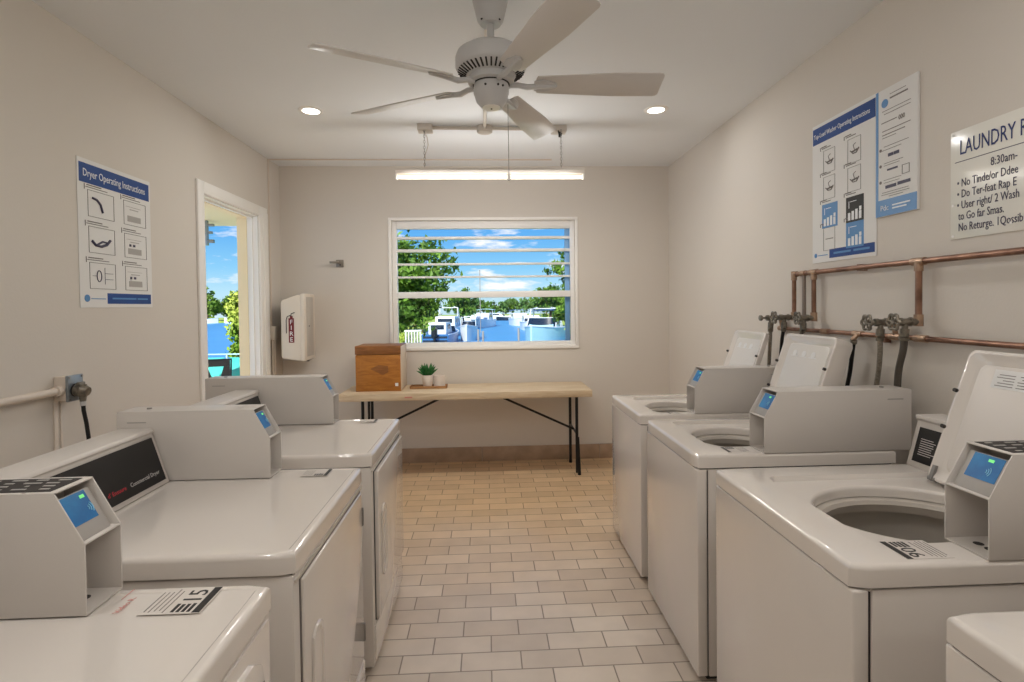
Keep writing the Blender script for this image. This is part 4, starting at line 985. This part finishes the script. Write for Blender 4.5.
boat('white open bow boat pointing at the window, right of the striped boat', -1.68, 48, math.radians(-92), 5.5, 1.5, 1.15, M['bwhite'], [('screen', .45, 1.65), ('canopy', .2, .55, 2.0, M['bwhite'])])
boat('white cabin boat with tower behind the striped boat', -4.1, 57, math.radians(85), 8, 2.5, .9, M['bwhite'], [('cabin', .2, .7, .8, 2.0, M['bwhite']), ('tower', 2.9)])
boat('white cruiser moored at the end of the left bank', -.5, 77, math.radians(-100), 8, 2.6, 1.0, M['bwhite'], [('cabin', .25, .75, .8, 2.0, M['bwhite']), ('canopy', .1, .4, 2.5, M['bteal'])])
boat('small white boat left of the moored cruiser', -2.9, 80, math.radians(-80), 6, 2.2, .9, M['bwhite'], [('cabin', .3, .7, .8, 1.7, M['bwhite'])])
boat('low white boat lying sideways across the far end of the canal', 2.0, 112, 0, 8, 2.4, .8, M['bwhite'], [('cabin', .3, .7, .8, 1.5, M['bwhite']), ('screen', .7, 1.3)])
boat('low dark-hulled boat at the far end of the canal', 5.4, 110, PI, 7, 2.2, .7, M['bdark'], [('cabin', .3, .65, .8, 1.3, M['bwhite'])])
boat('white cruiser with blue canopy on the right bank, farthest of the right boats', 5.0, 82, math.radians(-85), 8, 2.6, 1.0, M['bwhite'], [('cabin', .2, .7, .8, 1.9, M['bwhite']), ('canopy', .1, .4, 2.3, M['bcanvas'])])
boat('white boat with pink-tinted cabin between the cruiser and the canopy boat', 5.5, 66, math.radians(-88), 7, 2.4, .95, M['bwhite'], [('cabin', .2, .7, .8, 1.8, M['bwhite']), ('screen', .7, 1.5)])
boat('large pale boat with radar arch and blue canvas canopy, right of the canal', 5.0, 45, math.radians(-112), 8.5, 3.0, 1.15, M['bteal'], [('cabin', .38, .72, .7, 1.75, M['bteal']), ('screen', .66, 2.0), ('canopy', .12, .52, 2.55, M['bcanvas']), ('tower', 2.75)])
boat('white cruiser far across the water, seen through the doorway', -52.5, 117, math.radians(170), 9, 3, 1.0, M['bwhite'], [('cabin', .2, .7, .8, 2.1, M['bwhite'])])
boat('white boat with dark cabin beside the cruiser seen through the doorway', -62.5, 118, math.radians(5), 8, 3, .9, M['bwhite'], [('cabin', .3, .7, .8, 1.9, M['bdark'])])
for k, (x, y, zt, lab) in enumerate(((-.75, 60, 5.6, 'thin tall mast pole rising above the canal'), (-.72, 42.5, -.35, 'short dock pile left in the water'), (2.55, 43, -.3, 'short dock pile beside the large pale boat'), (-.35, 44, -.55, 'short dock pile standing alone in the canal'))):
    tag(MB().cyl((x, y, -2), (x, y, zt), .045 if k == 0 else .09, n=10).build('mooring_pole', M['pole']), lab, 'pole', 'mooring poles')
# white garden chairs at the left foot of the window view
for x, y, lab in ((-2.75, 14.6, 'white garden chair nearest the dark tree trunk, low in the window'), (-2.05, 15.2, 'white garden chair beside the small loose shrub, low in the window')):
    c_ = thing('garden_chair', lab, 'chair', (x, y, -.18), .4, 'white garden chairs')
    MB().box(-.25, .25, -.25, .25, .42, .46, .01).build('seat', M['bwhite'], c_)
    b = MB().box(-.25, .25, .22, .26, .98, 1.04, .012).box(-.25, .25, .225, .255, .50, .54, .006)
    for k in range(6): b.box(-.235+.086*k, -.195+.086*k, .23, .25, .52, 1.0, .004)
    b.build('backrest', M['bwhite'], c_)
    for sx in (-.22, .22):
        for sy in (-.22, .22): MB().box(sx-.025, sx+.025, sy-.025, sy+.025, 0, .43, .004).build('leg', M['bwhite'], c_)
        MB().box(sx-.03, sx+.03, -.25, .24, .62, .66, .01).build('armrest', M['bwhite'], c_)
# railing, chair, bracket outside the door
rl = thing('porch_railing', 'teal glass railing at the edge of the porch outside the doorway', 'railing', (0, 0, 0))
MB().box(-6.6, -2.6, 8.57, 8.59, .80, .82, .004).build('top_rail', M['bteal'], rl)
MB().box(-6.6, -2.6, 8.56, 8.60, .02, .06, .006).build('bottom_rail', M['bwhite'], rl)
for x in (-6.55, -5.55, -4.55, -4.12, -3.6, -2.65): MB().box(x-.012, x+.012, 8.565, 8.595, -.04, .81, .003).build('post', M['bteal'], rl)
for x0, x1 in ((-6.5, -5.6), (-5.5, -4.6), (-4.5, -4.16), (-4.08, -3.64), (-3.56, -2.7)): MB().box(x0, x1, 8.576, 8.584, .10, .76, .001).build('panel', M['teal'], rl, smooth=0)
lc = thing('porch_chair', 'black porch chair seen through the open doorway', 'chair', (-4.08, 8.1, -.04), .35); lc.scale = (.86, .86, .95)
MB().box(-.24, .24, -.22, .24, .42, .46, .008).build('seat', M['black'], lc)
b = MB().tube([(-.23, .22, .44), (-.24, .27, .83), (.24, .27, .83), (.23, .22, .44)], .018, 8); b.build('back_frame', M['black'], lc)
MB().prism([(-.22, .72), (.22, .72), (.22, .82), (-.22, .82)], lambda u, v, w_: Vector((u, w_, v)), .262, .276).prism([(-.22, .50), (-.05, .50), (-.14, .72), (-.22, .72)], lambda u, v, w_: Vector((u, w_, v)), .252, .268).prism([(.22, .50), (.05, .50), (.12, .72), (.22, .72)], lambda u, v, w_: Vector((u, w_, v)), .252, .268).build('backrest', M['black'], lc)
for sx in (-.21, .21):
    for sy in (-.19, .21): MB().cyl((sx, sy, 0), (sx, sy, .43), .016, n=8).build('leg', M['black'], lc)
br = thing('porch_bracket', 'grey metal bracket hanging under the porch ceiling, top of the doorway view', 'bracket', (0, 0, 0))
MB().box(-3.42, -3.37, 6.60, 6.64, 2.30, 2.60, .004).build('stem', M['plate'], br)
MB().box(-3.37, -3.30, 6.60, 6.64, 2.53, 2.56, .004).box(-3.37, -3.32, 6.60, 6.64, 2.44, 2.47, .004).box(-3.37, -3.30, 6.60, 6.64, 2.33, 2.37, .004).build('prongs', M['steel'], br)

# ------------------------------------------------------------------ sky and sun
wld = bpy.data.worlds.new('sky'); sc.world = wld; wld.use_nodes = True
nt = wld.node_tree; N = nt.nodes; L = nt.links; bg = N['Background']
tc = N.new('ShaderNodeTexCoord'); sp = N.new('ShaderNodeSeparateXYZ'); L.new(tc.outputs['Generated'], sp.inputs[0])
rp = N.new('ShaderNodeValToRGB'); L.new(sp.outputs['Z'], rp.inputs['Fac'])
e = rp.color_ramp.elements
e[0].position = 0; e[0].color = (*lin((196, 226, 240)), 1); e[1].position = .5; e[1].color = (*lin((40, 110, 205)), 1)
for ps, c in ((.03, (178, 220, 240)), (.07, (136, 200, 240)), (.13, (98, 172, 234)), (.2, (76, 150, 226))):
    q = e.new(ps); q.color = (*lin(c), 1)
mp = N.new('ShaderNodeMapping'); mp.inputs['Scale'].default_value = (9, 9, 34); mp.inputs['Location'].default_value = (.35, 0, .3)
L.new(tc.outputs['Generated'], mp.inputs['Vector'])
nz = N.new('ShaderNodeTexNoise'); nz.inputs['Scale'].default_value = 1.; nz.inputs['Detail'].default_value = 7; nz.inputs['Roughness'].default_value = .58
L.new(mp.outputs['Vector'], nz.inputs['Vector'])
cr = N.new('ShaderNodeMapRange'); cr.inputs['From Min'].default_value = .53; cr.inputs['From Max'].default_value = .66; L.new(nz.outputs['Fac'], cr.inputs['Value'])
mx = N.new('ShaderNodeMix'); mx.data_type = 'RGBA'; L.new(cr.outputs['Result'], mx.inputs['Factor']); L.new(rp.outputs['Color'], mx.inputs['A']); mx.inputs['B'].default_value = (*lin((250, 250, 252)), 1)
L.new(mx.outputs['Result'], bg.inputs['Color']); bg.inputs['Strength'].default_value = .9
sl = bpy.data.lights.new('sun', 'SUN'); sl.energy = 5.6; sl.angle = .01; sl.color = (1, .95, .86)
so = bpy.data.objects.new('sun', sl); COL.objects.link(so); so.rotation_euler = Vector((.28, .74, -.61)).to_track_quat('-Z', 'Y').to_euler()

sc.view_settings.view_transform = 'Standard'; sc.view_settings.look = 'None'; sc.view_settings.gamma = 1; sc.view_settings.exposure = .33
sc.view_settings.use_curve_mapping = False
sc.cycles.max_bounces = 10; sc.cycles.diffuse_bounces = 6; sc.cycles.glossy_bounces = 4; sc.cycles.transparent_max_bounces = 12
sc.cycles.use_denoising = True; sc.cycles.sample_clamp_indirect = 6
